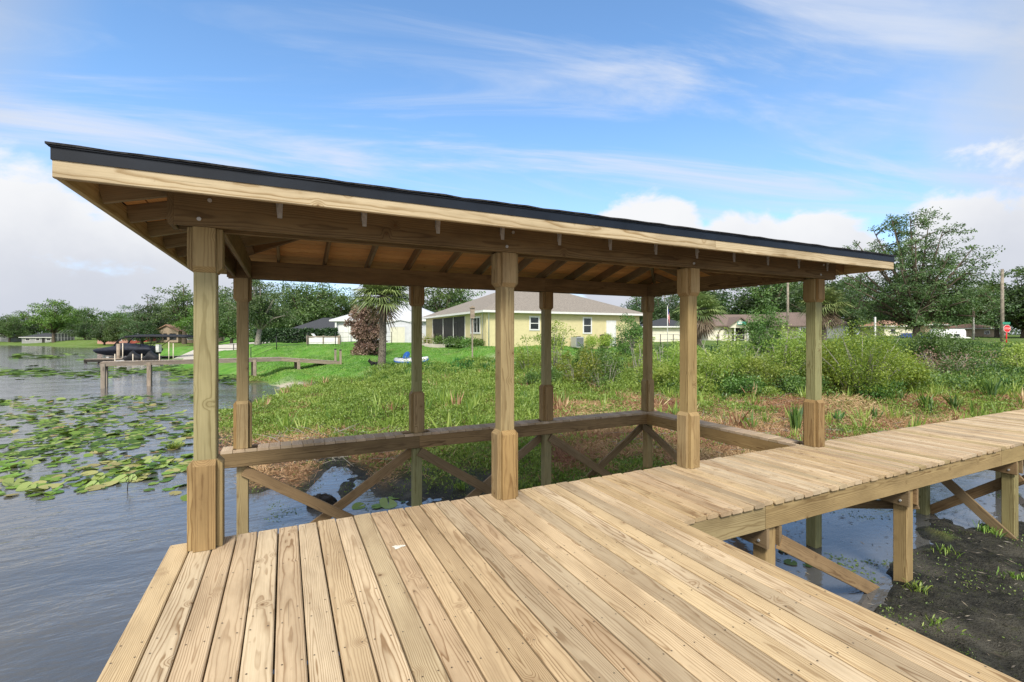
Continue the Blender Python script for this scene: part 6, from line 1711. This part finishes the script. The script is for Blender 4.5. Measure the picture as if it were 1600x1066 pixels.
for (x, y, zt_) in ((.1, .1, -.98), (3.5, .1, -.98), (.1, 1.9, -.98), (3.5, 1.9, -.98), (4, 5.3, -1), (8, 5.3, -1), (12.8, 5.9, -.9)):
    mb = MB(); mb.tube([fr(x, y, -2.4), fr(x, y, zt_ - .04)], .12, 8); mb.build('support_post', M['darkjoist'], t)
mb = MB(); mb.tube([fr(2.25, 1.6, -2.4), fr(2.25, 1.6, .55)], .17, 10); mb.build('pile', M['oldwood'], t)
for (x, y, zt_) in ((2.75, 1.5, .62), (7.45, 1.4, .72), (7.9, 1.4, .6), (8.7, 4.9, .35), (9.4, 4.9, .3)):
    mb = MB(); mb.tube([fr(x, y, -2.2), fr(x, y, zt_)], .05, 8); mb.build('guide_pole', M['ironwhite'], t)
mb = MB(); tp = [fr(9.6, 6, .1), fr(12, 6, .1), fr(15, 6.5, .15), fr(19, 7, .25)]; 
for q in tp: mb.tube([Vector((q.x, q.y, -1.6)), q + Vector((0,0,.35))], .045, 6)
mb.tube([q + Vector((0,0,.3)) for q in tp], .03, 5); mb.tube([q - Vector((0,0,.2)) for q in tp], .03, 5); mb.build('handrail', M['blackm'], t)
mb = MB(); fr.box(mb, (11, 5.6, -1.05), (19.5, 6.6, -.8)); mb.build('gangway', M['oldwood'], t)
# boat
t = thing('covered_boat', 'navy covered wakeboard boat raised on its lift', 'boat', fr(5, 3.4, -.6))
bl, by = 6.6, 3.4; bx0 = -1.55
def bring(f, hw, zk, zg, zc):
    x = bx0 + f * bl
    return [fr(x, by + a * hw, z) for a, z in ((0, zk), (.55, zk + (zg - zk) * .25), (.95, zg - .12), (1.0, zg), (.85, zg + (zc - zg) * .55), (.4, zc - .02), (0, zc), (-.4, zc - .02), (-.85, zg + (zc - zg) * .55), (-1, zg), (-.95, zg - .12), (-.55, zk + (zg - zk) * .25))]
mb = MB(); mb.loft([bring(0, .06, -.28, -.18, -.12), bring(.06, .45, -.55, -.17, 0), bring(.2, .95, -.75, -.15, .12), bring(.36, 1.15, -.82, -.12, .32), bring(.46, 1.2, -.84, -.1, .62), bring(.62, 1.22, -.84, -.08, .56), bring(.8, 1.22, -.84, -.06, .40), bring(.97, 1.18, -.82, -.05, .26), bring(1.0, 1.12, -.80, -.08, .1)])
hl = mb.build('hull', M['navy'], t)
mb = MB(); mb.tube([fr(bx0 + .42 * bl, by - .95, .35), fr(bx0 + .50 * bl, by - .9, 1.0), fr(bx0 + .58 * bl, by - .8, 1.35), fr(bx0 + .58 * bl, by + .8, 1.35), fr(bx0 + .50 * bl, by + .9, 1.0), fr(bx0 + .42 * bl, by + .95, .35)], .07, 8); mb.build('wake_tower', M['blackm'], t)
mb = MB(); mb.loft([[fr(bx0 + f * bl, by + a * 1.05, 1.36 + hgt - .10 * a * a + (z - .05)) for a, z in ((-1, 0), (-.5, .0), (0, 0), (.5, 0), (1, 0), (1, .16), (.5, .2), (0, .22), (-.5, .2), (-1, .16))] for f, hgt in ((.60, -.06), (.68, .02), (.9, .04), (1.25, .03), (1.45, .0), (1.55, -.06))]); mb.build('canopy', M['navy2'], t)
for f in (.82, 1.2):
    for yy in (-.9, .9):
        mb = MB(); mb.tube([fr(bx0 + min(f, .96) * bl, by + yy, .1), fr(bx0 + f * bl, by + yy, 1.32)], .035, 6); mb.build('canopy_pole', M['blackm'], t)
mb = MB(); fr.box(mb, (bx0 + bl * 1.0, by - .25, -.4), (bx0 + bl * 1.05, by + .25, .45)); mb.build('motor', M['wpaint'], t)
mb = MB(); fr.box(mb, (bx0 + 2.2, by - 1.25, -1.0), (bx0 + 2.45, by + 1.25, -.86)); fr.box(mb, (bx0 + 5.2, by - 1.25, -1.0), (bx0 + 5.45, by + 1.25, -.86)); o = mb.build('lift_cradle', M['galv']); tag(o, 'galvanised lift cradle under the navy covered boat', 'boat lift')
# two covered watercraft on pale floats
M['float'] = plain('pale_plastic_float', (.62, .60, .56), .6, .3, 0, .1, 4)
for i, (px, lb) in enumerate(((186, 'black covered watercraft on a pale float, nearer the boat bow'), (214, 'black covered watercraft on a pale float, nearer the boat ramp'))):
    f2 = frame(px, 46.5, WATER, 10); t = thing('covered_watercraft', lb, 'watercraft', f2(.9, 0, .3), 'covered watercraft on floats')
    def wr(f, hw, z0, z1): return [f2(f * 1.75, .6 + hw * math.cos(2*math.pi*k/12), (z0+z1)/2 + (z1-z0)/2 * math.sin(2*math.pi*k/12) * (1.0 if math.sin(2*math.pi*k/12) < 0 else 1)) for k in range(12)]
    mb = MB(); mb.loft([wr(0, .1, .55, .65), wr(.12, .4, .35, .72), wr(.3, .55, .3, .85), wr(.42, .5, .3, 1.22), wr(.5, .42, .3, 1.38), wr(.62, .45, .3, 1.15), wr(.8, .52, .32, .95), wr(.95, .5, .36, .8), wr(1, .3, .4, .7)]); mb.build('hull', M['navy2'], t)
    o_ = MB(); f2.prismy(o_, [(-.15, .05), (1.95, .05), (2.05, .34), (1.5, .30), (.9, .24), (.3, .30), (-.25, .40)], -.15, 1.35); fl = o_.build('float', M['float'], t)
    for (a, b) in ((-.3, -.1), (2.05, -.1)):
        mb = MB(); mb.tube([f2(a, b, -1.0), f2(a, b, 1.05)], .045, 8); mb.build('guide_pole', M['ironwhite'], t)
